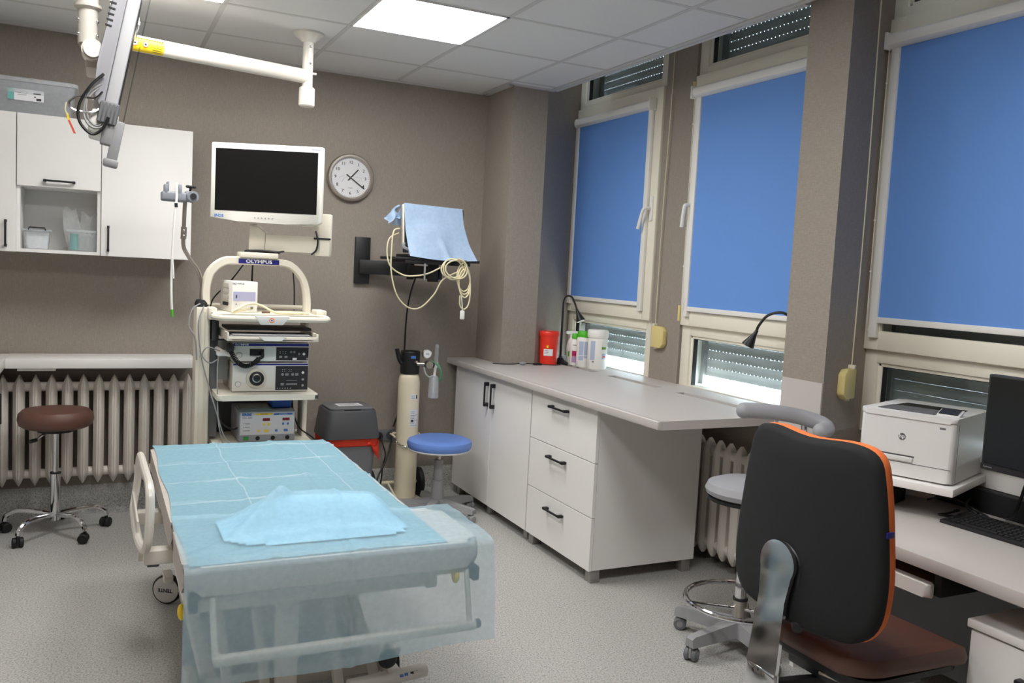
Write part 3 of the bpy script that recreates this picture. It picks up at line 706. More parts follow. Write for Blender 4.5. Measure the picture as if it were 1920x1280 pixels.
# cables belonging to the cart
part('cable', B().tube([(-0.062, 1.37, 1.28), (-0.10, 1.36, 1.25), (-0.115, 1.35, 1.17), (-0.085, 1.345, 1.11), (-0.075, 1.35, 1.0)], 0.0035, 6), GCABLE, t)
part('cable', B().tube([(-0.045, 1.36, 1.27), (-0.072, 1.345, 1.18), (-0.055, 1.34, 1.02), (-0.02, 1.33, 0.88), (0.01, 1.25, 0.76), (0.05, 1.21, 0.63), (0.10, 1.20, 0.592)], 0.0035, 6), GCABLE, t)
part('cable', B().tube([(0.03, 1.30, 1.05), (-0.03, 1.29, 1.07), (-0.055, 1.30, 1.03), (-0.02, 1.30, 0.99), (0.025, 1.32, 1.01)], 0.003, 6), GCABLE, t)
part('cable', B().tube([(0.02, 1.28, 1.04), (0.012, 1.25, 0.95), (0.01, 1.20, 0.82), (0.015, 1.17, 0.70), (0.04, 1.19, 0.60)], 0.003, 6), GCABLE, t)
part('cable', B().tube([(0.16, 1.47, 1.49), (0.10, 1.49, 1.40), (0.02, 1.5, 1.31), (0.0, 1.49, 1.26)], 0.004, 6), CABLE, t)
part('cable', B().tube([(0.205, 1.49, 1.49), (0.21, 1.52, 1.38), (0.235, 1.54, 1.28), (0.24, 1.55, 1.24)], 0.005, 6), CABLE, t)
part('cable', B().tube([(0.44, 1.62, 1.46), (0.452, 1.63, 1.36), (0.455, 1.63, 1.22)], 0.004, 6), CABLE, t)
part('cable', B().tube([(0.02, 1.30, 0.80), (0.04, 1.29, 0.70), (0.09, 1.28, 0.66), (0.13, 1.36, 0.65)], 0.005, 6), CABLE, t)
part('cable', B().tube([(0.42, 1.45, 0.76), (0.45, 1.42, 0.64), (0.50, 1.30, 0.60), (0.54, 1.24, 0.56)], 0.004, 6), CABLE, t)

# scope hanger on its pole
t = thing('scope_hanger', 'bent steel pole with grey endoscope holder rising beside the cart', 'scope hanger', (-0.05, 1.42, 1.299))
part('pole', B().tube([(-0.052, 1.42, 1.300), (-0.052, 1.42, 1.38), (-0.072, 1.42, 1.445), (-0.118, 1.42, 1.512), (-0.141, 1.42, 1.56), (-0.142, 1.42, 1.64), (-0.138, 1.42, 1.795)], 0.0098, 12), STEEL, t)
sv = part('sleeve', B().cyl((-0.1425, 1.42, 1.595), (-0.141, 1.42, 1.655), 0.014), STEEL, t)
for z in (1.612, 1.638): sub('screw', B().sph((-0.142, 1.406, z), 0.005, n=6), CHROME, sv, t)
HGREY = mat('holder_grey', (128, 131, 138), 0.5)
hd = part('holder', B().box(-0.250, -0.135, 1.37, 1.45, 1.775, 1.822, 0.010, 3).box(-0.238, -0.222, 1.37, 1.44, 1.81, 1.855, 0.004).box(-0.180, -0.158, 1.37, 1.44, 1.81, 1.858, 0.004).box(-0.225, -0.215, 1.38, 1.44, 1.81, 1.868, 0.003), HGREY, t)
sub('holder_joint', B().cyl((-0.105, 1.37, 1.805), (-0.105, 1.47, 1.805), 0.027, n=20).box(-0.14, -0.105, 1.38, 1.46, 1.780, 1.830, 0.006), HGREY, hd, t)
sub('joint_cap', B().cyl((-0.105, 1.362, 1.805), (-0.105, 1.372, 1.805), 0.015), BLACK, hd, t)
kb = B().cyl((-0.118, 1.40, 1.83), (-0.115, 1.39, 1.848), 0.006)
for a in range(4): kb.sph((-0.115+0.016*math.cos(a*PI/2+0.4), 1.39+0.012*math.sin(a*PI/2+0.4), 1.852), 0.011, (1, 1, 0.7), n=6)
sub('clamp_knob', kb, BLACK, hd, t)
t = thing('hanging_tube', 'white flexible tube with green tip hanging from the grey holder', 'tube', (-0.19, 1.36, 1.22))
part('tube', B().tube([(-0.183, 1.360, 1.862), (-0.183, 1.352, 1.78), (-0.190, 1.355, 1.70), (-0.197, 1.36, 1.52), (-0.199, 1.36, 1.36), (-0.194, 1.36, 1.245)], 0.0058, 8), WPLAS, t)
part('collar', B().cyl((-0.185, 1.352, 1.765), (-0.184, 1.352, 1.745), 0.0075), BLACK, t)
part('tip', B().cyl((-0.194, 1.36, 1.248), (-0.1895, 1.36, 1.212), 0.0066, 0.005), GREEN, t)
part('branch', B().tube([(-0.196, 1.357, 1.50), (-0.191, 1.353, 1.44), (-0.189, 1.353, 1.40)], 0.004, 6), WPLAS, t)

# wall monitor on the cart arm
MR = R(-26)
t = thing('monitor', 'ivory framed medical monitor with black screen on an arm above the cart', 'monitor', (0.255, 1.405, 1.905), MR)
HW_, HH_ = 0.285, 0.192
fr = B().prism([(-HW_, -HH_), (-0.15, -HH_-0.010), (0.1, -HH_-0.014), (HW_-0.02, -HH_-0.010), (HW_, -HH_), (HW_, HH_), (-HW_, HH_)], -0.018, 0.022, Matrix.Rotation(PI/2, 4, 'X'), bev=0.008)
hs = obj('housing', fr, mat('monitor_ivory', (226, 223, 214), 0.4), t)
obj('back_shell', B().box(-0.23, 0.23, 0.016, 0.060, -0.14, 0.14, 0.02), WPLAS, t)
obj('mount_neck', B().box(0.18, 0.26, 0.01, 0.045, -0.21, -0.10, 0.004), IVORY, t)
obj('screen', B().box(-HW_+0.024, HW_-0.026, -0.0235, -0.020, -0.150, HH_-0.030), SCREEN, t)
obj('emblem', B().box(-0.262, -0.256, -0.0225, -0.0215, -0.185, -0.171), BLUEP, hs)
text('lettering', 'NDS', 0.020, (-0.235, -0.0225, -0.178), FRONT, BLUEP, hs, bold=0.0006)
text('lettering', 'Radiance', 0.012, (0.248, -0.0225, 0.177), FRONT, BLUEP, hs)
for k in range(6): obj('button', B().cyl((-0.055+0.018*k, -0.0215, -0.181), (-0.055+0.018*k, -0.0240, -0.181), 0.0035, n=10), GREYP, hs)

AO = (0.0808, 0.0739, -0.356)
obj('arm_upright', B().prism([(-0.185, 0.0), (-0.10, 0.0), (-0.10, 0.108), (-0.145, 0.135), (-0.155, 0.148), (-0.175, 0.148), (-0.182, 0.138)], -0.03, 0.03, Matrix.Rotation(PI/2, 4, 'X'), bev=0.005), IVORY, t, AO)
obj('arm_base', B().box(-0.20, -0.04, -0.05, 0.05, -0.001, 0.010, 0.003), BLACK, t, AO)
obj('arm_beam', B().box(-0.10, 0.18, -0.028, 0.028, 0.010, 0.098, 0.006), IVORY, t, AO)
obj('arm_end', B().box(0.162, 0.238, -0.035, 0.02, -0.002, 0.216, 0.005), IVORY, t, AO)
obj('tie', B().box(0.155, 0.242, -0.038, -0.033, 0.083, 0.092), BLACK, t, AO)
obj('cable', B().tube([(0.165, -0.036, 0.125), (0.178, -0.045, 0.08), (0.172, -0.042, 0.03), (0.145, -0.034, 0.004)], 0.005, 6), CABLE, t, AO)
obj('cable', B().tube([(-0.19, -0.04, 0.008), (-0.10, -0.055, 0.012), (-0.03, -0.055, 0.008), (0.0, -0.03, 0.012)], 0.005, 6), CABLE, t, AO)
# devices on the cart
def front_box(name, label, cat, x0, x1, y0, y1, z0, z1, m, bev=0.004, body='casing'):
    t = thing(name, label, cat, ((x0+x1)/2, (y0+y1)/2, z0))
    c = part(body, B().box(x0, x1, y0, y1, z0, z1, bev), m, t)
    return t, c
DEVW = mat('device_white', (236, 234, 228), 0.4); DEVS = mat('device_side', (198, 193, 184), 0.45)
def dot(t, c, x, y, z, r, m, name='button', d=0.003):
    return sub(name, B().lathe([(0, 0), (r, 0), (r, d*0.7), (r*0.85, d), (0, d)], n=16, mx=Matrix.Translation((x, y, z)) @ Matrix.Rotation(PI/2, 4, 'X')), m, c, t)
def plate(t, c, x0, x1, y, z0, z1, m, name='panel', d=0.002): return sub(name, B().box(x0, x1, y-d, y, z0, z1), m, c, t)

t, c = front_box('light_source', 'white endoscopy light source with round socket on the middle shelf', 'medical device', 0.085, 0.462, 1.275, 1.60, 0.8475, 0.996, DEVS)
f = part('front_panel', B().box(0.086, 0.461, 1.262, 1.276, 0.851, 0.994, 0.004), DEVW, t); Y = 1.262
plate(t, f, 0.088, 0.459, Y, 0.984, 0.992, NAVY, 'stripe', 0.001)
pn = plate(t, f, 0.296, 0.459, Y, 0.857, 0.980, mat('panel_dark', (44, 44, 48), 0.4), 'control_panel')
dot(t, f, 0.200, Y, 0.919, 0.050, IVORY, 'socket_rim', 0.016); dot(t, f, 0.200, Y-0.016, 0.919, 0.036, BLACK, 'socket', 0.010); dot(t, f, 0.199, Y-0.024, 0.921, 0.022, STEEL, 'socket_ring', 0.004); dot(t, f, 0.199, Y-0.0275, 0.921, 0.017, BLACK, 'socket_core', 0.003)
dot(t, f, 0.113, Y, 0.888, 0.014, DKGREY, 'button_ring', 0.001); dot(t, f, 0.113, Y-0.0008, 0.888, 0.0125, DEVW, 'power_button', 0.003)
GB = mat('button_grey', (150, 150, 150), 0.5)
for x, z in ((0.330, 0.937), (0.381, 0.937)): dot(t, f, x, Y-0.002, z, 0.007, GB)
for x, z in ((0.352, 0.937), (0.402, 0.937), (0.330, 0.887)): plate(t, f, x-0.008, x+0.008, Y-0.002, z-0.006, z+0.006, GB, 'button')
for x, z, m in ((0.433, 0.946, WINK), (0.433, 0.911, GB), (0.433, 0.880, GB)): dot(t, f, x, Y-0.002, z, 0.0065, m)
plate(t, f, 0.350, 0.405, Y-0.002, 0.883, 0.891, GB, 'button'); plate(t, f, 0.350, 0.405, Y-0.002, 0.904, 0.906, GB, 'scale')
for k in range(8): dot(t, f, 0.330+0.011*(k % 4)+(0.01 if k % 4 > 1 else 0), Y-0.002, 0.962 if k < 4 else 0.953, 0.0016, WINK, 'indicator', 0.001)
for k in range(6): dot(t, f, 0.306+0.013*k, Y-0.002, 0.866, 0.0022, WINK, 'indicator', 0.001)
t, c = front_box('video_processor', 'white endoscopy video processor with dark control panel stacked on the light source', 'medical device', 0.085, 0.462, 1.275, 1.60, 1.0, 1.097, DEVS)
f = part('front_panel', B().box(0.086, 0.461, 1.262, 1.276, 1.004, 1.095, 0.004), DEVW, t)
plate(t, f, 0.088, 0.459, Y, 1.081, 1.094, NAVY, 'stripe', 0.001)
wtext('lettering', 'OLYMPUS', 0.012, (0.127, Y-0.0014, 1.0875), FRONT, WINK, f, t, bold=0.0004, sx=1.25)
plate(t, f, 0.296, 0.459, Y, 1.009, 1.076, MATS['panel_dark'], 'control_panel')
plate(t, f, 0.166, 0.234, Y, 1.034, 1.066, BLACK, 'connector', 0.012)
dot(t, f, 0.115, Y, 1.035, 0.015, DKGREY, 'button_ring', 0.001); dot(t, f, 0.115, Y-0.0008, 1.035, 0.0135, DEVW, 'power_button', 0.003)
for x, z in ((0.370, 1.052), (0.386, 1.052), (0.411, 1.042)): dot(t, f, x, Y-0.002, z, 0.006, GB)
dot(t, f, 0.435, Y-0.002, 1.042, 0.007, WINK); dot(t, f, 0.452, Y-0.002, 1.018, 0.006, GB)
for x in (0.318, 0.345): plate(t, f, x-0.007, x+0.007, Y-0.002, 1.022, 1.032, GB, 'button')
plate(t, f, 0.378, 0.398, Y-0.002, 1.011, 1.022, WINK, 'port', 0.006)
for k in range(6): dot(t, f, 0.315+0.014*(k % 3), Y-0.002, 1.054 if k < 3 else 1.046, 0.0018, WINK, 'indicator', 0.001)
# coiled scope cable
t = thing('coiled_cable', 'black coiled cable plugged into the video processor', 'cable', (0.15, 1.22, 1.0))
hel = []
path = spline([Vector(p) for p in ((0.205, 1.232, 1.020), (0.185, 1.225, 1.002), (0.150, 1.222, 0.985), (0.118, 1.222, 0.992), (0.090, 1.225, 1.020), (0.072, 1.23, 1.055))], 40)
for i, p in enumerate(path):
    tg = (path[min(i+1, len(path)-1)]-path[max(i-1, 0)]).normalized(); a = tg.cross(Vector((0, 1, 0))).normalized(); bb = Vector((0, 1, 0))
    an = i*0.75; hel.append(p+(a*math.cos(an)+bb*math.sin(an))*0.0095)
part('coil', B().tube(hel, 0.0034, 6, smooth=0), CABLE, t)
part('plug', B().tube([(0.205, 1.232, 1.020), (0.222, 1.228, 1.030), (0.224, 1.238, 1.046), (0.215, 1.252, 1.050)], 0.008, 8), BLACK, t)
part('plug_head', B().sph((0.066, 1.235, 1.075), 0.026, (0.85, 0.9, 1.0), n=10), BLACK, t)
# electrosurgical unit
ERG = mat('erbe_grey', (150, 153, 160), 0.5); ERP = mat('erbe_panel', (206, 208, 212), 0.5)
t, c = front_box('electrosurgical_unit', 'grey electrosurgical unit with yellow and blue buttons on the lower shelf', 'medical device', 0.128, 0.410, 1.30, 1.58, 0.5855, 0.745, ERG, 0.006)
Y = 1.30
f = part('front_panel', B().box(0.134, 0.404, 1.2975, 1.301, 0.622, 0.738), ERP, t); Y = 1.2975
wtext('lettering', 'ERBE', 0.018, (0.166, Y-0.0006, 0.727), FRONT, BLUEP, f, t, bold=0.0008, sx=1.2)
wtext('lettering', 'ICC 200', 0.014, (0.168, Y-0.0006, 0.711), FRONT, GREYINK, f, t)
plate(t, f, 0.212, 0.292, Y, 0.724, 0.733, YEL, 'stripe', 0.0008); plate(t, f, 0.300, 0.394, Y, 0.722, 0.731, BLUEP, 'stripe', 0.0008)
wtext('lettering', 'AUTO CUT', 0.007, (0.252, Y-0.001, 0.7285), FRONT, INK, f, t); wtext('lettering', 'AUTO COAG', 0.007, (0.347, Y-0.001, 0.7265), FRONT, WINK, f, t)
plate(t, f, 0.245, 0.281, Y, 0.693, 0.707, LEDRED, 'display'); plate(t, f, 0.344, 0.380, Y, 0.693, 0.707, LEDRED, 'display')
for x, z, w_ in ((0.252, 0.676, 0.010), (0.276, 0.676, 0.010), (0.226, 0.642, 0.010), (0.264, 0.642, 0.020)): plate(t, f, x-w_/2, x+w_/2, Y, z-0.006, z+0.006, YEL, 'button')
for x, z, w_ in ((0.348, 0.676, 0.010), (0.372, 0.676, 0.010), (0.314, 0.642, 0.012), (0.362, 0.642, 0.020)): plate(t, f, x-w_/2, x+w_/2, Y, z-0.006, z+0.006, BLUEP, 'button')
for z in (0.680, 0.663, 0.645):
    dot(t, f, 0.152, Y, z, 0.002, INK, 'indicator', 0.001); plate(t, f, 0.157, 0.182, Y, z-0.0015, z+0.0015, GREYINK, 'print', 0.0005)
plate(t, c, 0.152, 0.176, 1.30, 0.598, 0.613, mat('green_switch', (40, 150, 60), 0.4), 'switch', 0.006)
for x in (0.222, 0.298, 0.372): dot(t, c, x, 1.30, 0.604, 0.011, BLACK, 'socket', 0.004)
tag(obj('glass_tray', B().prism([(0.130, 1.31), (0.290, 1.31), (0.300, 1.36), (0.285, 1.47), (0.140, 1.47)], 0.7455, 0.752).prism([(0.140, 1.32), (0.282, 1.32), (0.290, 1.36), (0.276, 1.46), (0.150, 1.46)], 0.752, 0.7565), mat('tray_grey', (120, 130, 128), 0.3)), 'shallow grey tray lying on the electrosurgical unit', 'tray')
tag(obj('supply_pouch', B().box(0.300, 0.402, 1.36, 1.50, 0.746, 0.790, 0.012, 3), mat('pouch_blue', (34, 80, 160), 0.5)), 'small blue pouch on the electrosurgical unit', 'pouch')
# insufflator on the tray
t, c = front_box('insufflator', 'small ivory flushing pump box standing on the cart tray', 'medical device', 0.062, 0.192, 1.31, 1.50, 1.2445, 1.400, DEVW, 0.005)
t.rotation_euler.z = R(10); Y = 1.31
wtext('lettering', 'OLYMPUS', 0.012, (0.093, Y-0.0006, 1.388), FRONT, GREYINK, c, t, sx=1.15)
pl = plate(t, c, 0.068, 0.180, Y, 1.302, 1.348, mat('lilac_panel', (176, 176, 206), 0.5), 'panel', 0.001)
plate(t, c, 0.080, 0.086, Y-0.001, 1.316, 1.332, INK, 'display', 0.001)
dot(t, c, 0.083, Y, 1.286, 0.003, INK, 'indicator', 0.001); dot(t, c, 0.160, Y, 1.268, 0.007, STEEL, 'nozzle', 0.012)
for z in (1.285, 1.320, 1.352, 1.378):
    sub('side_vent', B().box(0.0565, 0.0585, 1.36, 1.44, z-0.010, z+0.008), DEVS if z > 1.29 else DARK, c, t)
t = thing('water_hose', 'cream hose looped over the cart tray in front of the pump box', 'hose', (0.15, 1.22, 1.244))
part('hose', B().tube([(0.162, 1.285, 1.268), (0.130, 1.25, 1.262), (0.085, 1.225, 1.252), (0.07, 1.215, 1.252), (0.10, 1.23, 1.268), (0.155, 1.26, 1.292), (0.215, 1.27, 1.285), (0.28, 1.24, 1.254), (0.36, 1.22, 1.251), (0.42, 1.25, 1.251), (0.38, 1.30, 1.251), (0.31, 1.30, 1.251), (0.29, 1.26, 1.252), (0.36, 1.23, 1.256), (0.45, 1.24, 1.251)], 0.0058, 8), CRCABLE, t)
part('connector', B().cyl((0.225, 1.29, 1.250), (0.265, 1.30, 1.250), 0.005), mat('brown_connector', (120, 90, 70), 0.5), t)

# ================================================================== CEILING PENDANT
t = thing('ceiling_pendant', 'white ceiling boom with round flange and long horizontal tube', 'ceiling boom', (0.456, 1.485, H))
part('flange', B().lathe([(0, 2.703), (0.080, 2.703), (0.078, 2.694), (0.060, 2.678), (0.040, 2.664), (0.034, 2.655), (0, 2.655)], (0.456, 1.485, 0), 28), ENAMEL, t)
po = part('drop_post', B().cyl((0.456, 1.485, 2.66), (0.456, 1.485, 2.335), 0.0275, n=24), ENAMEL, t)
for z in (2.63, 2.545): sub('screw', B().sph((0.462, 1.458, z), 0.0075, n=6), CHROME, po, t)
part('end_cap', B().lathe([(0, 2.325), (0.034, 2.325), (0.041, 2.332), (0.0405, 2.42), (0.030, 2.428), (0, 2.428)], (0.456, 1.485, 0), 24), ENAMEL, t)
bm_ = part('boom_tube', B().cyl((0.456, 1.485, 2.480), (-0.50, 1.275, 2.482), 0.037, n=28), ENAMEL, t)
sub('pin', B().cyl((0.47, 1.485, 2.50), (0.502, 1.485, 2.50), 0.006), ENAMEL, bm_, t)
# yellow warning sleeve
ax = Vector((-0.956, -0.21, 0.002)).normalized(); c0 = Vector((-0.262, 1.3275, 2.4815)); c1 = c0+ax*0.21
sd_ = Vector((0.2145, -0.9767, 0)); st = B()
def arcp(p, a, r): return p+sd_*(math.cos(a)*r)+Vector((0, 0, 1))*(math.sin(a)*r)
st.grid(lambda u, v: arcp(c0.lerp(c1, u), R(-78)+R(115)*v, 0.0378), 2, 12)
wl = sub('warning_label', st, YEL, bm_, t)
base = wl.location+bm_.location+t.location
def on_tube(u, a, r=0.0384): return arcp(c0.lerp(c1, u), R(a), r)
for u in (0.40, 0.62, 0.84):
    for rr, m, k in ((0.0135, RED, 0.0), (0.0105, WINK, 0.0004), (0.0055, INK, 0.0008)):
        p = on_tube(u, -8, 0.0382+k)
        q = B().lathe([(0, 0), (rr, 0), (rr, 0.0006), (0, 0.0006)], n=18, mx=Matrix.Translation(p) @ (sd_+Vector((0, 0, -0.14))).to_track_quat('Z', 'Y').to_matrix().to_4x4())
        sub('pictogram', q, m, bm_, t)
for k in range(12):
    a_ = on_tube(0.02+0.055*k, 27, 0.0384); a2 = on_tube(0.05+0.055*k, 27, 0.0384)
    sub('warning_print', B().tube([a_, a2], 0.0022, 4, smooth=0), INK, bm_, t)
for k in range(3): sub('warning_print', B().tube([on_tube(0.04, -20-16*k), on_tube(0.24, -20-16*k)], 0.0010, 4, smooth=0), INK, bm_, t)
part('pivot', B().cyl((-0.50, 1.275, 2.54), (-0.50, 1.275, 2.40), 0.043, n=24), ENAMEL, t)
sb_ = B(); A_ = Vector((-0.50, 1.24, 2.46)); E_ = Vector((-0.556, -0.72, 2.46)); d_ = (E_-A_)
mxs = Matrix.Translation((A_+E_)/2) @ d_.to_track_quat('Y', 'Z').to_matrix().to_4x4()
sb_.box(-0.030, 0.030, -d_.length/2, d_.length/2, -0.035, 0.035, 0.008, mx=mxs)
part('spring_arm', sb_, ENAMEL, t)
dp = part('drop_coupling', B().lathe([(0, 2.46), (0.024, 2.46), (0.024, 2.115), (0.031, 2.113), (0.031, 2.106), (0.023, 2.100), (0.022, 2.02), (0.0, 2.02)], (-0.556, -0.745, 0), 24).cyl((-0.556, -0.745, 2.03), (-0.535, -0.70, 1.992), 0.0225, n=18).cyl((-0.545, -0.77, 2.005), (-0.545, -0.715, 2.005), 0.025, n=22), ENAMEL, t)
for z in (2.074, 2.040):
    for sgn in (-1, 1): sub('screw', B().sph((-0.556+sgn*0.021, -0.757, z), 0.0045, n=6), CHROME, dp, t)
sub('elbow_cap', B().cyl((-0.545, -0.772, 2.005), (-0.545, -0.7755, 2.005), 0.020, n=22), WPLAS, dp, t)
part('monitor_bracket', B().box(-0.56, -0.495, -0.74, -0.60, 1.965, 2.005, 0.006).box(-0.525, -0.50, -0.68, -0.50, 1.88, 2.05, 0.006), ENAMEL, t)

# tilted monitor seen from its side
TM = R(10.5)
t = thing('pendant_monitor', 'grey flat monitor seen edge-on, hanging from the ceiling boom', 'monitor', (-0.482, -0.50, 2.045))
mxm = Matrix.Rotation(TM, 4, 'Y')
def tl(b): bmesh.ops.transform(b.bm, matrix=mxm, verts=b.bm.verts[:]); return b
MGREY = mat('monitor_grey', (172, 172, 178), 0.45); MLIGHT = mat('monitor_bezel', (202, 201, 204), 0.4)
obj('bezel', tl(B().box(-0.004, 0.026, -0.285, 0.285, -0.19, 0.205, 0.006)), MLIGHT, t)
rc = B(); rc.prism([(-0.004, -0.185), (-0.014, -0.18), (-0.034, -0.150), (-0.038, -0.08), (-0.036, 0.10), (-0.020, 0.16), (-0.004, 0.20)], -0.283, 0.283, Matrix.Rotation(PI/2, 4, 'X'), bev=0.004)
sh_ = obj('rear_shell', tl(rc), MGREY, t)
for k in range(5): obj('vent_slot', tl(B().box(-0.039, -0.024, -0.2845, -0.280, 0.012+0.014*k, 0.016+0.014*k)), INK, sh_)
obj('screen', tl(B().box(0.0255, 0.027, -0.25, 0.25, -0.16, 0.175)), SCREEN, t)
obj('glass_plate', tl(B().box(0.044, 0.047, -0.28, 0.28, -0.235, 0.21)), glassy('plate_glass', (225, 230, 230)), t)
rb = B().box(-0.014, 0.032, -0.295, -0.24, -0.222, -0.165, 0.008)
for k in range(5): rb.box(-0.011+0.0088*k, -0.006+0.0088*k, -0.299, -0.29, -0.218, -0.170)
obj('corner_grip', tl(rb), MIDGREY, t)
obj('cable_arm', tl(B().box(0.004, 0.030, -0.29, -0.25, -0.268, -0.205, 0.003).box(0.026, 0.050, -0.288, -0.252, -0.305, -0.205, 0.003).box(0.020, 0.054, -0.293, -0.247, -0.318, -0.300, 0.005)), GREYP, t)
obj('foot', tl(B().box(-0.028, 0.034, -0.285, -0.10, -0.245, -0.19, 0.006)), WPLAS, t)
def wt_(pts, r, m, nm, n=7): return obj(nm, B().tube([Vector(p)-t.location for p in pts], r, n), m, t)
wt_([(-0.520, -0.79, 1.945), (-0.548, -0.80, 1.912), (-0.572, -0.80, 1.865), (-0.571, -0.80, 1.825), (-0.545, -0.80, 1.798), (-0.522, -0.80, 1.812), (-0.508, -0.80, 1.842)], 0.0036, CABLE, 'cable')
wt_([(-0.520, -0.78, 1.925), (-0.553, -0.79, 1.895), (-0.562, -0.79, 1.845), (-0.546, -0.795, 1.816), (-0.522, -0.795, 1.818), (-0.506, -0.795, 1.845)], 0.0028, GCABLE, 'cable')
wt_([(-0.525, -0.78, 1.918), (-0.555, -0.79, 1.880), (-0.552, -0.79, 1.835), (-0.530, -0.79, 1.820), (-0.508, -0.79, 1.846)], 0.0024, GCABLE, 'cable')
wt_([(-0.521, -0.78, 1.905), (-0.540, -0.79, 1.884), (-0.572, -0.79, 1.886), (-0.592, -0.79, 1.872), (-0.592, -0.79, 1.858), (-0.575, -0.79, 1.850), (-0.540, -0.79, 1.852), (-0.521, -0.78, 1.872)], 0.0030, CHROME, 'handle')
wt_([(-0.520, -0.765, 1.935), (-0.522, -0.77, 1.925)], 0.012, ENAMEL, 'knob')
wt_([(-0.600, -0.79, 1.868), (-0.602, -0.79, 1.85), (-0.596, -0.79, 1.838)], 0.0016, CRCABLE, 'string')
for a, c, m in (((-0.598, 1.843), (-0.594, 1.826), YEL), ((-0.594, 1.826), (-0.581, 1.796), mat('tag_red', (214, 84, 66), 0.6))):
    bb = B(); bb.prism([(a[0]-0.0025, a[1]), (a[0]+0.0025, a[1]), (c[0]+0.0025, c[1]), (c[0]-0.0025, c[1])], 0, 0.0012, Matrix.Translation((0, -0.79, 0)) @ Matrix.Rotation(PI/2, 4, 'X'))
    obj('tag', bb, m, t, loc=tuple(-t.location))
t = thing('pull_cord', 'thin pull cord with small switch hanging beside the boom tube', 'cord', (-0.37, 1.22, 2.51))
part('cord', B().cyl((-0.365, 1.22, 2.70), (-0.368, 1.22, 2.56), 0.002), GCABLE, t)
part('switch', B().cyl((-0.368, 1.22, 2.562), (-0.369, 1.22, 2.547), 0.006), WPLAS, t)
part('hook', B().tube([(-0.369, 1.22, 2.548), (-0.369, 1.22, 2.53), (-0.376, 1.22, 2.51), (-0.376, 1.23, 2.495)], 0.003, 6), DKGREY, t)

# ================================================================== WALL THINGS
# clock
t = thing('wall_clock', 'round steel-rimmed wall clock showing twenty past one', 'clock', (0.916, YB, 2.058))
FR = Matrix.Rotation(PI/2, 4, 'X')
obj('rim', B().lathe([(0.128, 0.0), (0.149, 0.0), (0.149, 0.028), (0.143, 0.036), (0.132, 0.036), (0.124, 0.024), (0.124, 0.0)], n=48, mx=FR), STEEL, t)
fc = obj('face', B().lathe([(0, 0.0), (0.127, 0.0), (0.127, 0.016), (0, 0.016)], n=48, mx=FR), mat('clock_face', (222, 222, 224), 0.5), t)
for h in range(1, 13):
    a = PI/2-h*PI/6; text('numeral', str(h), 0.027, (0.097*math.cos(a), -0.0166, 0.097*math.sin(a)), FRONT, INK, fc, bold=0.0003)
tk = B()
for k in range(60):
    a = k*PI/30; L = 0.007 if k % 5 == 0 else 0.004
    tk.box(-0.0006, 0.0006, -0.0168, -0.0155, 0.121-L, 0.121, mx=Matrix.Rotation(a, 4, 'Y'))
o = obj('minute_marks', tk, INK, fc); o['kind'] = 'stuff'
for cx in (-0.045, 0.045):
    for k in range(7):
        a = R(30+20*k); obj('gauge_mark', B().box(-0.0014, 0.0014, -0.0168, -0.0158, -0.0014, 0.0014), GREYINK, fc, (cx+0.03*math.cos(a), 0, -0.022+0.03*math.sin(a)))
    obj('gauge_hand', B().box(-0.0006, 0.0006, -0.0175, -0.0165, 0, 0.03, mx=Matrix.Rotation(R(55 if cx > 0 else 30), 4, 'Y')), GREYINK, fc, (cx-0.01, 0, -0.03))
obj('lettering', B().box(-0.014, 0.014, -0.0166, -0.0158, -0.066, -0.063), GREYINK, fc)
obj('hour_hand', B().box(-0.0038, 0.0038, -0.0195, -0.018, -0.025, 0.072, mx=Matrix.Rotation(R(42), 4, 'Y')), INK, t)
obj('minute_hand', B().box(-0.003, 0.003, -0.0215, -0.020, -0.034, 0.110, mx=Matrix.Rotation(R(125), 4, 'Y')), INK, t)
obj('pin', B().cyl((0, -0.016, 0), (0, -0.024, 0), 0.004), STEEL, t)

# wall bracket with covered laptop
t = thing('wall_bracket', 'black swivel wall bracket with tray holding the covered laptop', 'wall bracket', (1.012, YB, 1.54))
part('wall_plate', B().box(0.962, 1.060, YB-0.030, YB-0.001, 1.392, 1.690, 0.003), BLACK, t)
part('inner_arm', B().box(-0.02, 0.30, -0.012, 0.012, -0.045, 0.045, 0.004, mx=Matrix.Translation((1.005, 2.235, 1.500)) @ Matrix.Rotation(R(-22), 4, 'Z')), BLACK, t)
part('elbow', B().cyl((1.285, 2.115, 1.435), (1.285, 2.115, 1.555), 0.024), BLACK, t)
part('outer_arm', B().box(-0.02, 0.24, -0.014, 0.014, -0.045, 0.035, 0.004, mx=Matrix.Translation((1.29, 2.10, 1.490)) @ Matrix.Rotation(R(-60), 4, 'Z')), BLACK, t)
part('swivel', B().cyl((1.36, 1.90, 1.43), (1.36, 1.90, 1.56), 0.034), BLACK, t)
part('tray', B().box(1.055, 1.60, 1.73, 2.03, 1.556, 1.572, 0.003).box(1.12, 1.54, 1.735, 2.02, 1.535, 1.557, 0.003), BLACK, t)
part('tray_clip', B().box(1.235, 1.243, 1.715, 1.725, 1.44, 1.54), GREYP, t)
part('power_cable', B().tube([(1.30, 2.05, 1.45), (1.298, 2.12, 1.36), (1.305, 2.2, 1.24), (1.312, 2.24, 1.1), (1.315, 2.255, 0.95), (1.30, 2.262, 0.6), (1.262, 2.262, 0.45)], 0.0055, 7), CABLE, t)
t = thing('laptop', 'open laptop hidden under a pale blue drape on the wall tray', 'laptop', (1.32, 1.86, 1.573))
part('base', B().box(1.14, 1.50, 1.75, 1.98, 1.573, 1.592, 0.004), BLACK, t)
LX = Matrix.Translation((1.32, 1.80, 1.60)) @ Matrix.Rotation(R(-7), 4, 'X')
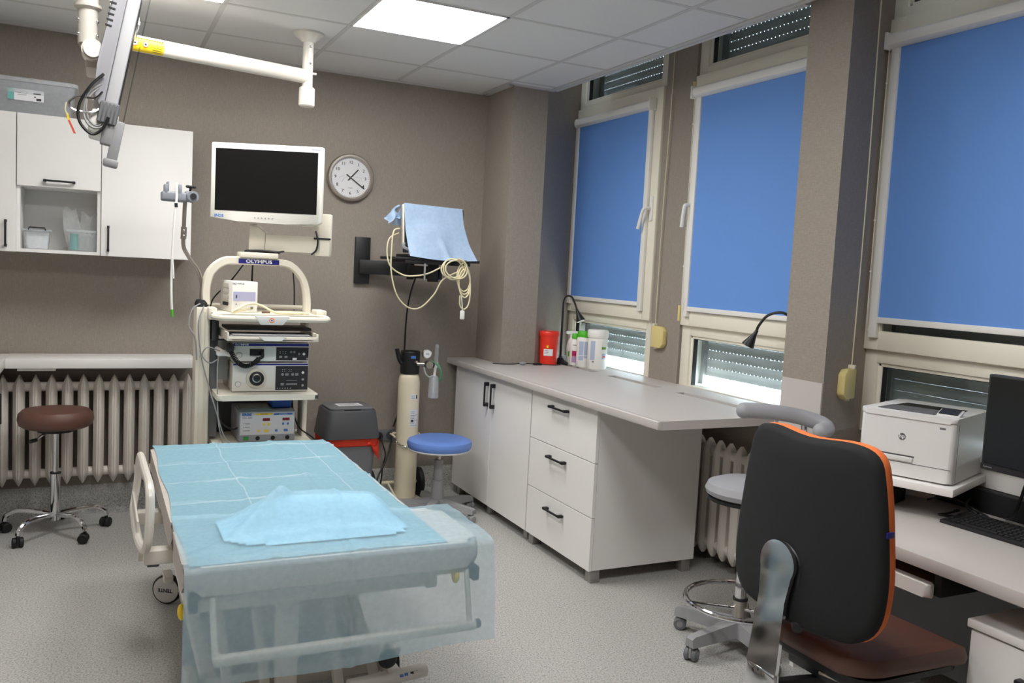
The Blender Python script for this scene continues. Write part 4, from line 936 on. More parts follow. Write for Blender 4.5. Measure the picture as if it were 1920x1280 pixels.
lid = B().box(-0.195, 0.195, -0.010, 0.012, 0.0, 0.285, 0.005, mx=LX); part('lid', lid, BLACK, t)
part('lid_edge', B().box(-0.200, -0.190, -0.014, 0.016, 0.05, 0.290, 0.003, mx=LX), IVORY, t)
part('hinge_foot', B().tube([(1.128, 1.80, 1.66), (1.130, 1.80, 1.63), (1.160, 1.79, 1.615), (1.165, 1.79, 1.59)], 0.011, 8), FROST, t)
dr = B()
def drp(u, v):
    x = 1.128+0.378*u
    if v < 0.30:      # back flap
        k = 1-v/0.30; y = 1.845+0.05*k+0.006*math.sin(9*u); z = 1.893-0.11*k-0.02*k*math.sin(5*u+1)-0.02*u*0; x -= 0.05*k*(1-u)
    else:
        k = (v-0.30)/0.70; y = 1.822-0.05*k-0.05*k*k+0.010*math.sin(7*u+3*k)*k+0.006*noise.noise(Vector((u*5, k*5, 1)))
        z = 1.898-0.318*k+0.018*k*k*(0.6-u)*0-0.012*k*math.sin(PI*u)
        x += 0.055*k*k*(0.3+u) - 0.0
        y -= 0.028*math.exp(-((u-0.55-0.12*(k-0.6))/0.05)**2)*max(0, k-0.5)*2
    return (x, y, z-0.022*(u)*0.4)
dr.grid(drp, 30, 36)
o = obj('drape', dr, DRAPE, None, smooth=60); tag(o, 'pale blue cloth draped over the laptop on the wall tray', 'drape')
cr_ = B().grid(lambda u, v: (1.115-0.075*u+0.012*math.sin(8*v), 1.86+0.03*v+0.02*math.sin(6*u+4*v), 1.80+0.085*v*(1-0.35*u)-0.02*u+0.012*math.sin(5*u)), 10, 10)
tag(obj('gown_sleeve', cr_, DRAPE, None, smooth=60), 'crumpled blue cloth end sticking out left of the draped laptop', 'drape')
def cable_thing(name, label, pts, r, m, extra=()):
    t = thing(name, label, 'cable', pts[0]); part('cable', B().tube(pts, r, 7), m, t)
    for k in extra: part('cable', B().tube(k, r, 7), m, t)
    return t
lp = []
for k in range(34):
    a = k*0.62; lp.append((1.395+0.068*math.cos(a)+0.002*k*0.4, 1.690-0.0012*k, 1.515+0.058*math.sin(a)+0.006*math.sin(k)))
lp2 = []
for k in range(30):
    a = k*0.62+1.0; lp2.append((1.478+0.040*math.cos(a)-0.004*math.sin(k*0.7), 1.690-0.001*k, 1.475-0.0018*k+0.080*math.sin(a)))
t = cable_thing('sensor_cable', 'cream sensor cable coiled in loops below the wall tray',
    [(1.105, 1.82, 1.74), (1.062, 1.80, 1.72), (1.05, 1.79, 1.60), (1.052, 1.78, 1.47), (1.09, 1.77, 1.34), (1.16, 1.76, 1.272), (1.235, 1.75, 1.276), (1.31, 1.73, 1.36), (1.355, 1.71, 1.45)]+lp, 0.0046, CRCABLE,
    [[(1.105, 1.83, 1.715), (1.048, 1.83, 1.68), (1.032, 1.82, 1.60), (1.05, 1.80, 1.515), (1.12, 1.76, 1.465), (1.20, 1.74, 1.465), (1.27, 1.72, 1.485), (1.33, 1.70, 1.52)], lp2+[(1.515, 1.66, 1.36), (1.505, 1.66, 1.30), (1.478, 1.66, 1.277), (1.452, 1.66, 1.30), (1.449, 1.66, 1.36)]])
part('probe', B().box(1.455, 1.483, 1.65, 1.667, 1.215, 1.268, 0.006), WPLAS, t)
part('probe_wire', B().tube([(1.468, 1.659, 1.268), (1.467, 1.66, 1.30), (1.46, 1.665, 1.36)], 0.003, 6), WPLAS, t)

# wall sockets
t = thing('wall_socket', 'double grey wall socket behind the oxygen cylinder', 'socket', (1.21, YB, 0.385))
part('plate', B().box(1.135, 1.285, YB-0.010, YB-0.0005, 0.352, 0.430, 0.003), MIDGREY, t)
for x in (1.175, 1.245): part('outlet', B().lathe([(0, 0), (0.024, 0), (0.024, 0.004), (0.019, 0.004), (0.018, -0.004), (0, -0.004)], n=24, mx=Matrix.Translation((x, YB-0.0101, 0.391)) @ FR), DKGREY, t)
part('plug', B().cyl((1.175, YB-0.012, 0.391), (1.175, YB-0.045, 0.388), 0.019, 0.014), BLACK, t)
cable_thing('power_cord', 'black power cord drooping from the wall socket to the cart', [(1.175, 2.245, 0.388), (1.182, 2.22, 0.34), (1.195, 2.2, 0.28), (1.17, 2.17, 0.20), (1.15, 2.13, 0.12), (1.11, 2.08, 0.05), (1.06, 2.12, 0.012)], 0.005, CABLE)
cable_thing('power_cord', 'black power cord running from behind the oxygen cylinder to the floor by the bin', [(1.245, 2.23, 0.42), (1.225, 2.2, 0.33), (1.18, 2.15, 0.24), (1.12, 2.09, 0.17), (1.09, 2.04, 0.11), (1.07, 1.97, 0.02), (1.08, 1.88, 0.008)], 0.006, CABLE)

# ================================================================== OXYGEN CYLINDER
OX, OY = 1.288, 2.055
t = thing('oxygen_cylinder', 'tall cream oxygen cylinder with black valve guard by the back wall', 'gas cylinder', (OX, OY, 0.02))
part('cylinder', B().lathe([(0, 0.022), (0.060, 0.022), (0.070, 0.035), (0.070, 0.775), (0.066, 0.805), (0.055, 0.832), (0.035, 0.85), (0, 0.852)], (OX, OY, 0), 36), CYL, t)
part('valve_guard', B().lathe([(0.048, 0.835), (0.060, 0.835), (0.062, 0.85), (0.063, 0.975), (0.059, 0.98), (0.052, 0.975), (0.050, 0.85)], (OX, OY, 0), 28), BLACK, t)
part('valve', B().cyl((OX, OY, 0.85), (OX, OY, 0.93), 0.02).cyl((OX, OY-0.03, 0.91), (OX+0.02, OY-0.075, 0.915), 0.01), STEEL, t)
part('guard_handle', B().tube([(OX-0.058, OY-0.01, 0.90), (OX-0.080, OY-0.02, 0.93), (OX-0.098, OY-0.02, 0.995)], 0.014, 8), BLACK, t)
st_ = part('guard_sticker', B().box(-0.016, 0.016, -0.0640, -0.0630, -0.008, 0.008, mx=Matrix.Translation((OX, OY, 0.945))), BLUEP, t)
def arc_sticker(name, a0, a1, z0, z1, r, m):
    return part(name, B().grid(lambda u, v: (OX+r*math.cos(R(a0+(a1-a0)*u)), OY+r*math.sin(R(a0+(a1-a0)*u)), z0+(z1-z0)*v), 8, 1), m, t)
arc_sticker('hazard_label', -98, -62, 0.675, 0.710, 0.0706, PAPER)
arc_sticker('hazard_diamond', -68, -60, 0.680, 0.703, 0.0709, mat('green_dark', (20, 60, 46), 0.5))
for k in range(3): arc_sticker('label_print', -95, -74, 0.682+0.008*k, 0.684+0.008*k, 0.0709, GREYINK)
arc_sticker('info_label', -98, -50, 0.500, 0.610, 0.0706, PAPER)
for k in range(9): arc_sticker('label_print', -95, -72 if k % 3 else -55, 0.507+0.011*k, 0.5095+0.011*k, 0.0709, GREYINK)
arc_sticker('barcode', -92, -78, 0.532, 0.545, 0.0710, INK)
# regulator, flowmeter and humidifier
rg = part('regulator', B().cyl((OX+0.02, OY-0.075, 0.905), (OX+0.10, OY-0.10, 0.905), 0.011).cyl((OX+0.085, OY-0.085, 0.905), (OX+0.085, OY-0.135, 0.905), 0.024), STEEL, t)
sub('regulator_knob', B().cyl((OX+0.098, OY-0.10, 0.905), (OX+0.125, OY-0.10, 0.902), 0.022, 0.018), BLACK, rg, t)
ga = part('gauge', B().lathe([(0, 0), (0.031, 0), (0.031, 0.018), (0.027, 0.02), (0, 0.02)], n=28, mx=Matrix.Translation((OX+0.075, OY-0.09, 0.972)) @ FR), STEEL, t)
sub('gauge_face', B().lathe([(0, 0), (0.025, 0), (0.025, 0.0012), (0, 0.0012)], n=24, mx=Matrix.Translation((OX+0.075, OY-0.110, 0.972)) @ FR), PAPER, ga, t)
sub('gauge_hand', B().box(OX+0.064, OX+0.086, OY-0.1125, OY-0.1113, 0.970, 0.974), INK, ga, t)
part('flow_tube', B().cyl((OX+0.140, OY-0.10, 0.915), (OX+0.142, OY-0.10, 1.022), 0.013).sph((OX+0.142, OY-0.10, 1.022), 0.013, n=8), CLEARP, t)
part('flow_base', B().cyl((OX+0.140, OY-0.10, 0.885), (OX+0.140, OY-0.10, 0.916), 0.016).cyl((OX+0.10, OY-0.10, 0.902), (OX+0.14, OY-0.10, 0.902), 0.009).cyl((OX+0.13, OY-0.105, 0.83), (OX+0.137, OY-0.10, 0.89), 0.010), WPLAS, t)
part('humidifier_bottle', B().lathe([(0, 0.690), (0.030, 0.690), (0.034, 0.697), (0.030, 0.812), (0.024, 0.828), (0.014, 0.836), (0, 0.838)], (OX+0.128, OY-0.105, 0), 24), FROST, t)
part('dip_tube', B().cyl((OX+0.128, OY-0.105, 0.70), (OX+0.128, OY-0.105, 0.82), 0.006), WPLAS, t)
part('oxygen_hose', B().tube([(OX+0.06, OY-0.10, 0.885), (OX+0.065, OY-0.12, 0.85), (OX+0.085, OY-0.13, 0.828), (OX+0.11, OY-0.125, 0.835)], 0.005, 7), FROST, t)
GT = milky('green_tubing', (130, 190, 150), transp=0.3, transl=0.3)
for k in range(5):
    part('green_tubing', B().tube([(OX+0.09+0.012*k, OY-0.135, 0.935-0.004*k), (OX+0.135+0.006*k, OY-0.14-0.004*k, 0.900-0.01*k), (OX+0.168-0.004*k, OY-0.135, 0.85-0.012*k), (OX+0.172, OY-0.13, 0.79+0.012*k)], 0.0032, 6), GT, t)
t = thing('cylinder_trolley', 'cream two-wheeled trolley with chain under the oxygen cylinder', 'trolley', (OX, OY, 0))
part('base_plate', B().prism([(OX-0.075, OY-0.09), (OX+0.11, OY-0.13), (OX+0.10, OY+0.07), (OX-0.09, OY+0.07)], 0.006, 0.019), CYL, t)
part('axle', B().cyl((OX-0.19, OY+0.12, 0.095), (OX+0.15, OY+0.12, 0.095), 0.012), CYL, t)
for x in (OX-0.20, OX+0.135):
    wv = part('wheel', B().lathe([(0, -0.016), (0.07, -0.018), (0.092, -0.014), (0.095, 0), (0.092, 0.014), (0.07, 0.018), (0, 0.016)], n=28, mx=Matrix.Translation((x, OY+0.12, 0.095)) @ Matrix.Rotation(PI/2, 4, 'Y')), RUBBER, t)
    sub('wheel_hub', B().sph((x, OY+0.10, 0.095), 0.014, n=8), CHROME, wv, t)
for x in (OX-0.035, OX+0.045):
    part('upright', B().cyl((x, OY+0.09, 0.02), (x, OY+0.085, 0.44), 0.009), CYL, t)
part('cross_bar', B().cyl((OX-0.07, OY+0.087, 0.43), (OX+0.07, OY+0.087, 0.43), 0.009), CYL, t)
part('frame_brace', B().cyl((OX-0.09, OY+0.07, 0.10), (OX-0.07, OY-0.11, 0.012), 0.007), CYL, t)
for sgn in (-1, 1): part('chain_hook', B().tube([(OX+sgn*0.085, OY+0.08, 0.43), (OX+sgn*0.092, OY+0.03, 0.435), (OX+sgn*0.082, OY-0.01, 0.425)], 0.007, 7), CYL, t)
NL = 15
for k in range(NL):
    a = R(200+140*k/(NL-1)); z = 0.395-0.030*math.sin(PI*k/(NL-1)); p = Vector((OX+0.077*math.cos(a), OY+0.077*math.sin(a), z)); tg = Vector((-math.sin(a), math.cos(a), 0)); nn = Vector((0, 0, 1)) if k % 2 else Vector((math.cos(a), math.sin(a), 0))
    part('chain_link', B().tube([p+tg*0.011, p+tg*0.006+nn*0.005, p-tg*0.006+nn*0.005, p-tg*0.011, p-tg*0.006-nn*0.005, p+tg*0.006-nn*0.005], 0.0018, 5, closed=True, smooth=2), CHROME, t)

# ================================================================== WASTE BIN
BX, BY = 0.855, 1.93
t = thing('waste_bin', 'grey pedal bin with red liner bag beside the cart', 'bin', (BX, BY, 0))
def ring_at(w, d, z, r): return [(x+0, y+0, z) for x, y, z in rect_ring(w, d, z, r)]
obj('body', B().loft([ring_at(0.125, 0.115, 0.0, 0.04), ring_at(0.155, 0.140, 0.46, 0.04)]), MIDGREY, t)
obj('liner_bag', B().loft([ring_at(0.157, 0.142, 0.43, 0.04), ring_at(0.164, 0.149, 0.435, 0.04), ring_at(0.165, 0.150, 0.475, 0.04), ring_at(0.158, 0.142, 0.48, 0.04)]), REDBAG, t)
bg_ = B().grid(lambda u, v: (0.085+0.085*u+0.014*v*(1-u), -0.156+0.03*u*u+0.006*math.sin(7*v), 0.455-0.13*v*(0.15+0.85*u**1.5)+0.01*math.sin(9*u)), 10, 8)
obj('liner_tail', bg_, REDBAG, t)
obj('liner_tail', B().grid(lambda u, v: (-0.168-0.012*v, -0.13+0.05*u, 0.465-0.06*v*(0.5+0.5*math.sin(4*u+1))), 6, 4), REDBAG, t)
obj('lid_rim', B().loft([ring_at(0.172, 0.158, 0.478, 0.045), ring_at(0.170, 0.156, 0.50, 0.045), ring_at(0.152, 0.140, 0.635, 0.045), ring_at(0.146, 0.134, 0.645, 0.045)]), DKGREY, t)
obj('flap', B().loft([ring_at(0.132, 0.118, 0.640, 0.03), ring_at(0.134, 0.120, 0.655, 0.03), ring_at(0.124, 0.110, 0.662, 0.03)]), MIDGREY, t)
obj('flap_pull', B().box(-0.05, 0.05, -0.126, -0.119, 0.644, 0.652, 0.002), BLACK, t)
o = obj('paper_note', B().box(-0.075, 0.075, -0.045, 0.045, 0, 0.0012), PAPER, None, (BX+0.005, BY-0.01, 0.6625), (0, 0, R(4))); tag(o, 'white printed note lying on the bin lid', 'paper')
for k in range(5): obj('print', B().box(-0.06, 0.06-0.02*(k % 2), -0.03+0.014*k, -0.026+0.014*k, 0.0012, 0.0016), GREYINK, o)

# ================================================================== STOOLS
def star_arm_flat(t, ang, r0, r1, z0, z1, w0, w1, th, m):
    mx = Matrix.Rotation(ang, 4, 'Z'); b = B(); rings = []
    for k, u in enumerate((0, 0.5, 0.95, 1.0)):
        x = r0+(r1-r0)*u; z = z0+(z1-z0)*u; w_ = w0+(w1-w0)*u; h = th*(1-0.35*u); 
        if u == 1.0: h *= 0.8
        rings.append([mx @ Vector(p) for p in ((x, -w_, z), (x, w_, z), (x, w_*0.7, z+h), (x, -w_*0.7, z+h))])
    b.loft(rings); return obj('base_arm', b, m, t)
# brown stool
t = thing('brown_stool', 'brown vinyl swivel stool with chrome five-star base by the radiator', 'stool', (-0.712, 1.925, 0))
obj('seat', B().lathe([(0, 0.580), (0.155, 0.580), (0.174, 0.593), (0.182, 0.620), (0.178, 0.648), (0.160, 0.668), (0.10, 0.676), (0, 0.677)], n=40), BROWN, t)
obj('seat_plate', B().cyl((0, 0, 0.555), (0, 0, 0.574), 0.09), BLACK, t)
obj('gas_lift', B().cyl((0, 0, 0.30), (0, 0, 0.56), 0.0145), CHROME, t)
obj('column', B().cyl((0, 0, 0.075), (0, 0, 0.33), 0.0255, n=20), CHROME, t)
obj('column_ring', B().cyl((0, 0, 0.327), (0, 0, 0.334), 0.027, n=20), BLACK, t)
obj('height_lever', B().tube([(-0.02, -0.03, 0.558), (-0.06, -0.06, 0.545), (-0.09, -0.09, 0.525)], 0.006, 7), CHROME, t)
obj('lever_tip', B().cyl((-0.085, -0.085, 0.527), (-0.115, -0.105, 0.522), 0.010), BLACK, t)
for k in range(5):
    a = R(-128+72*k); c, s_ = math.cos(a), math.sin(a)
    obj('base_arm', B().tube([(0.01*c, 0.01*s_, 0.105), (0.09*c, 0.09*s_, 0.115), (0.19*c, 0.19*s_, 0.118), (0.245*c, 0.245*s_, 0.092), (0.258*c, 0.258*s_, 0.062)], 0.0135, 10), CHROME, t)
    caster(t, 0.258*c, 0.258*s_, 0.026, a+0.8, RUBBER, BLACK)
# blue stool
t = thing('blue_stool', 'blue round stool with grey plastic star base beside the oxygen cylinder', 'stool', (1.382, 1.715, 0), R(6))
obj('seat', B().lathe([(0, 0.415), (0.185, 0.415), (0.195, 0.425), (0.200, 0.445), (0.194, 0.466), (0.165, 0.478), (0.10, 0.474), (0, 0.472)], n=40), BLUEV, t)
obj('seat_rim', B().lathe([(0, 0.408), (0.188, 0.408), (0.195, 0.416), (0.188, 0.418), (0, 0.418)], n=40), WPLAS, t)
obj('seat_plate', B().box(-0.08, 0.08, -0.08, 0.08, 0.395, 0.409, 0.004), BLACK, t)
obj('piston', B().cyl((0, 0, 0.34), (0, 0, 0.40), 0.015), STEEL, t)
obj('column', B().lathe([(0, 0.345), (0.027, 0.345), (0.029, 0.22), (0.036, 0.217), (0.040, 0.09), (0.046, 0.085), (0, 0.08)], n=24), GREYP, t)
for k in range(5):
    a = R(-62+72*k); star_arm_flat(t, a, 0.0, 0.275, 0.052, 0.050, 0.040, 0.022, 0.050, GREYP)
    caster(t, 0.262*math.cos(a), 0.262*math.sin(a), 0.022, a+1.2, GREYP, GREYP)
# grey stool with body support
GX, GY = 1.905, -0.455
ARMW = [(2.05, -0.678, 0.955), (2.085, -0.672, 0.962), (2.085, -0.638, 0.978), (2.02, -0.585, 0.998), (1.92, -0.545, 1.012), (1.83, -0.50, 1.014), (1.815, -0.495, 1.012)]
t = thing('grey_stool', 'grey assistant stool with chrome foot ring and curved arm support', 'stool', (GX, GY, 0))
obj('seat', B().lathe([(0, 0.640), (0.150, 0.640), (0.170, 0.652), (0.176, 0.670), (0.165, 0.695), (0.12, 0.712), (0, 0.716)], n=36), GREYV, t)
obj('seat_pan', B().cyl((0, 0, 0.628), (0, 0, 0.642), 0.165, n=30), BLACK, t)
obj('gas_lift', B().cyl((0, 0, 0.30), (0, 0, 0.63), 0.014), CHROME, t)
obj('column', B().cyl((0, 0, 0.10), (0, 0, 0.34), 0.025, n=20), CHROME, t)
obj('column_ring', B().cyl((0, 0, 0.205), (0, 0, 0.215), 0.031, n=20), BLACK, t)
obj('ring_hub', B().cyl((0, 0, 0.135), (0, 0, 0.205), 0.029, n=20), STEEL, t)
ring = B().tube([(0.225*math.cos(2*PI*k/24), 0.225*math.sin(2*PI*k/24), 0.20) for k in range(24)], 0.0105, 10, closed=True, smooth=2); obj('foot_ring', ring, CHROME, t)
for k in range(3):
    a = R(165+120*k); obj('ring_spoke', B().cyl((0.02*math.cos(a), 0.02*math.sin(a), 0.17), (0.22*math.cos(a), 0.22*math.sin(a), 0.198), 0.0075), CHROME, t)
for k in range(5):
    a = R(-172-72*k); star_arm_flat(t, a, 0.0, 0.285, 0.062, 0.060, 0.038, 0.024, 0.062, GREYP)
    caster(t, 0.272*math.cos(a), 0.272*math.sin(a), 0.027, a+0.4, MIDGREY, GREYP)
arm_pts = [tuple(Vector(p)-Vector((GX, GY, 0))) for p in ARMW]
am = obj('arm_support', B().tube(arm_pts, 0.032, 14).sph(arm_pts[0], 0.032, n=9).sph(arm_pts[-1], 0.032, n=9), GREYV, t)
obj('support_post', B().tube([(0.02, -0.02, 0.62), (0.13, -0.09, 0.63), (0.17, -0.12, 0.70), (0.15, -0.125, 0.98)], 0.012, 9), CHROME, t)

# ================================================================== COUNTER THINGS
def bottle(name, label, cat, loc, parts, rotz=0, group=None):
    t = thing(name, label, cat, loc, rotz, group)
    for nm, prof, m in parts: obj(nm, B().lathe(prof, n=24), m, t)
    return t
def wrap(t, name, r, a0, a1, z0, z1, m): return obj(name, B().grid(lambda u, v: (r*math.cos(R(a0+(a1-a0)*u)), r*math.sin(R(a0+(a1-a0)*u)), z0+(z1-z0)*v), 8, 1), m, t)
CZ = 0.9145
t = bottle('sharps_bin', 'red sharps container with white label beside the far desk lamp', 'container', (2.205, 1.895, CZ), [
    ('body', [(0, 0), (0.058, 0), (0.0585, 0.005), (0.064, 0.190), (0, 0.190)], RED), ('lid', [(0, 0.188), (0.067, 0.188), (0.069, 0.196), (0.069, 0.214), (0.066, 0.220), (0.05, 0.224), (0, 0.224)], RED)])
wrap(t, 'label', 0.0628, -150, -92, 0.060, 0.105, PAPER)
for k in range(3): wrap(t, 'label_print', 0.0632, -145, -120, 0.072+0.010*k, 0.075+0.010*k, GREYINK)
wrap(t, 'warning_mark', 0.0636, -132, -120, 0.112, 0.130, YEL)
# desk lamp (far)
def gooseneck(label, loc, pts, tip, d, base=True):
    t = thing('desk_lamp', label, 'desk lamp', loc, group='black gooseneck lamps')
    obj('base', B().lathe([(0, 0), (0.055, 0), (0.056, 0.008), (0.030, 0.022), (0.014, 0.040), (0, 0.040)], n=28), BLACK, t)
    obj('stem', B().cyl((0, 0, 0.02), pts[0], 0.009, 0.0075), BLACK, t)
    obj('neck', B().tube(pts, 0.0065, 8), BLACK, t)
    q = Vector(tip)+Vector(d)*0.075
    mxh = Matrix.Translation(tip) @ Vector(d).to_track_quat('Z', 'Y').to_matrix().to_4x4()
    hd = obj('head', B().lathe([(0, -0.01), (0.008, -0.01), (0.010, 0.01), (0.030, 0.070), (0.030, 0.076), (0.024, 0.074), (0, 0.072)], n=22, mx=mxh), BLACK, t)
    obj('lens', B().lathe([(0, 0.073), (0.026, 0.073), (0.026, 0.0775), (0, 0.0775)], n=20, mx=mxh), WPLAS, hd)
    return t
gooseneck('black gooseneck desk lamp beside the red sharps container', (2.315, 1.925, CZ), [(0, 0, 0.36), (0.002, 0, 0.42), (0.012, -0.02, 0.458), (0.030, -0.055, 0.455), (0.040, -0.085, 0.415), (0.046, -0.105, 0.375)], (0.047, -0.108, 0.368), Vector((0.22, -0.38, -0.9)).normalized())
gooseneck('black gooseneck desk lamp partly hidden by the wide pillar', (2.405, -0.125, CZ), [(0, 0, 0.30), (0.0, -0.002, 0.39), (-0.008, 0.008, 0.445), (-0.045, 0.035, 0.478), (-0.090, 0.080, 0.462), (-0.112, 0.110, 0.415), (-0.117, 0.122, 0.385)], (-0.118, 0.124, 0.378), Vector((-0.35, 0.28, -0.9)).normalized())
# bottles
t = bottle('spray_bottle', 'white spray bottle with green label at the back of the bottle group', 'bottle', (2.400, 1.93, CZ), [
    ('body', [(0, 0), (0.033, 0), (0.035, 0.006), (0.035, 0.12), (0.026, 0.155), (0.013, 0.178), (0.013, 0.19), (0, 0.19)], WPLAS), ('collar', [(0, 0.185), (0.017, 0.185), (0.017, 0.205), (0, 0.205)], WPLAS)])
wrap(t, 'label', 0.0355, -160, -90, 0.05, 0.085, GREEN)
obj('trigger', B().box(-0.045, 0.04, -0.010, 0.010, 0.200, 0.222, 0.005).box(-0.030, -0.022, -0.006, 0.006, 0.165, 0.205, 0.003, mx=Matrix.Rotation(R(8), 4, 'Y')), WPLAS, t)
t = bottle('pump_bottle', 'white bottle with green cap and magenta label in the bottle group', 'bottle', (2.372, 1.838, CZ), [
    ('body', [(0, 0), (0.031, 0), (0.033, 0.006), (0.033, 0.145), (0.028, 0.165), (0.015, 0.180), (0, 0.182)], WPLAS), ('cap', [(0, 0.178), (0.022, 0.178), (0.021, 0.206), (0.017, 0.212), (0, 0.212)], GREEN)])
wrap(t, 'label', 0.0336, -150, -80, 0.062, 0.098, MAG); wrap(t, 'label', 0.0336, -150, -80, 0.020, 0.061, LILAC); wrap(t, 'label_print', 0.0336, -145, -95, 0.134, 0.138, GREYINK)
t = bottle('wipes_tub', 'white wipes tub with bright green lid in the bottle group', 'bottle', (2.385, 1.748, CZ), [
    ('body', [(0, 0), (0.042, 0), (0.044, 0.006), (0.044, 0.186), (0.040, 0.196), (0, 0.198)], WPLAS), ('lid', [(0, 0.197), (0.041, 0.197), (0.042, 0.228), (0.037, 0.236), (0, 0.238)], GREEN)])
wrap(t, 'label', 0.0446, -160, -118, 0.045, 0.170, PALEB); wrap(t, 'label', 0.0446, -112, -70, 0.060, 0.170, PALEB); wrap(t, 'label_print', 0.0449, -160, -75, 0.075, 0.079, WINK)
t = bottle('wipes_tub', 'largest white tub with green and red label, nearest of the bottle group', 'bottle', (2.425, 1.635, CZ), [
    ('body', [(0, 0), (0.060, 0), (0.064, 0.008), (0.064, 0.198), (0.060, 0.206), (0, 0.208)], WPLAS), ('lid', [(0, 0.205), (0.067, 0.205), (0.069, 0.212), (0.069, 0.246), (0.063, 0.256), (0, 0.258)], WPLAS)])
wrap(t, 'label', 0.0647, -95, -62, 0.132, 0.148, mat('label_green', (96, 146, 48), 0.5)); wrap(t, 'label', 0.0647, -92, -60, 0.070, 0.105, PALEB)
wrap(t, 'label_mark', 0.0651, -84, -66, 0.078, 0.090, RED)
wrap(t, 'label', 0.0647, -165, -135, 0.06, 0.185, PALEB); wrap(t, 'label_print', 0.0651, -150, -138, 0.045, 0.055, GREYINK)
t = thing('bottle_tray', 'low clear plastic tray behind the bottle group', 'tray', (2.405, 1.975, CZ))
obj('tray', B().loft([rect_ring(0.060, 0.035, 0, 0.01), rect_ring(0.066, 0.040, 0.048, 0.01)], top=False), FROST, t)
t = thing('call_handset', 'small black cable switch lying on the worktop by the column', 'switch', (2.0, 1.93, CZ))
part('switch', B().box(2.06, 2.12, 1.815, 1.84, CZ, CZ+0.014, 0.005), BLACK, t)
part('cable', B().tube([(1.80, 1.90, CZ+0.004), (1.90, 1.85, CZ+0.004), (1.98, 1.83, CZ+0.012), (2.06, 1.828, CZ+0.008)], 0.0035, 6), CABLE, t)
part('cable', B().tube([(2.12, 1.826, CZ+0.006), (2.20, 1.80, CZ+0.004), (2.26, 1.83, CZ+0.004), (2.29, 1.87, CZ+0.004)], 0.0035, 6), CABLE, t)
part('adapter', B().sph((1.985, 1.835, CZ+0.011), 0.022, (1.2, 0.8, 0.5), n=8), GREYP, t)

# ================================================================== EXAMINATION BED
t = thing('examination_bed', 'white wheeled examination bed with taupe mattress covered in blue sheets', 'bed', (0.1, 0.2, 0))
BEDM = B().prism(rrect(-0.30, 0.515, -0.215, 1.05, 0.05), 0.552, 0.632, bev=0.022); part('mattress', BEDM, BEDVIN, t, 60)
part('foot_mattress', B().prism(rrect(-0.30, 0.622, -0.64, -0.222, 0.05), 0.548, 0.632, bev=0.026), BEDVIN, t, 60)
part('deck', B().box(-0.275, 0.50, -0.20, 1.02, 0.515, 0.552, 0.006).box(-0.275, 0.60, -0.60, -0.21, 0.515, 0.549, 0.006), ENAMEL, t)
for x in (-0.262, 0.488): part('side_frame', B().box(x-0.02, x+0.02, -0.55, 1.0, 0.455, 0.516, 0.006), ENAMEL, t)
for y in (-0.52, 0.2, 0.96): part('cross_member', B().box(-0.245, 0.47, y-0.02, y+0.02, 0.46, 0.512, 0.004), ENAMEL, t)
# side rail
part('side_rail', B().tube([(-0.362, 0.56, 0.70), (-0.362, 0.50, 0.712), (-0.362, 0.20, 0.728), (-0.362, -0.06, 0.742), (-0.362, -0.135, 0.728), (-0.362, -0.155, 0.68), (-0.364, -0.155, 0.60), (-0.370, -0.13, 0.540), (-0.378, -0.06, 0.516), (-0.386, 0.10, 0.505), (-0.386, 0.48, 0.49), (-0.380, 0.60, 0.50), (-0.368, 0.63, 0.58), (-0.363, 0.61, 0.67)], 0.0145, 10, closed=True, smooth=5), ENAMEL, t)
part('rail_panel', B().box(-0.390, -0.382, 0.12, 0.55, 0.50, 0.56, 0.003), ENAMEL, t)
for y in (-0.03, 0.45): part('rail_bracket', B().box(-0.375, -0.28, y-0.03, y+0.03, 0.455, 0.505, 0.006).cyl((-0.390, y, 0.48), (-0.368, y, 0.48), 0.016), ENAMEL, t)
part('clamp_lever', B().cyl((-0.345, 0.10, 0.455), (-0.335, 0.10, 0.42), 0.007).box(-0.355, -0.315, 0.08, 0.12, 0.400, 0.420, 0.003), DKGREY, t)
for x, y in ((-0.290, -0.50), (0.543, -0.615)):
    part('release_knob', B().sph((x, y, 0.455 if x < 0 else 0.515), 0.024, (0.5, 1, 1), n=8), YEL, t)
# lift legs and wheeled base
for x0, x1 in ((-0.12, -0.16), (-0.01, -0.03), (0.235, 0.21), (0.37, 0.29)):
    part('lift_leg', B().box(-0.016, 0.016, -0.022, 0.022, 0, 0.47, 0.004, mx=Matrix.Translation((x0, -0.40, 0.03)) @ Matrix.Rotation(math.atan2(x1-x0, 0.4), 4, 'Y') @ Matrix.Rotation(R(-28), 4, 'X')), ENAMEL, t)
part('lift_column', B().box(0.015, 0.085, -0.40, -0.33, 0.03, 0.47, 0.008), ENAMEL, t)
part('motor_box', B().box(0.0, 0.36, -0.16, 0.30, 0.24, 0.46, 0.015), ENAMEL, t)
part('brace', B().cyl((0.50, -0.30, 0.47), (0.30, 0.30, 0.14), 0.018), ENAMEL, t)
for y in (-0.25, 0.75): part('base_beam', B().box(-0.20, 0.46, y-0.027, y+0.027, 0.055, 0.105, 0.010), ENAMEL, t)
for x in (-0.17, 0.43): part('base_beam', B().box(x-0.025, x+0.025, -0.40, 0.76, 0.058, 0.102, 0.008), ENAMEL, t)
bt = part('base_tube', B().cyl((0.25, -0.43, 0.098), (0.535, -0.40, 0.098), 0.024, n=20).sph((0.535, -0.40, 0.098), 0.024, (0.4, 1, 1), n=8), ENAMEL, t)
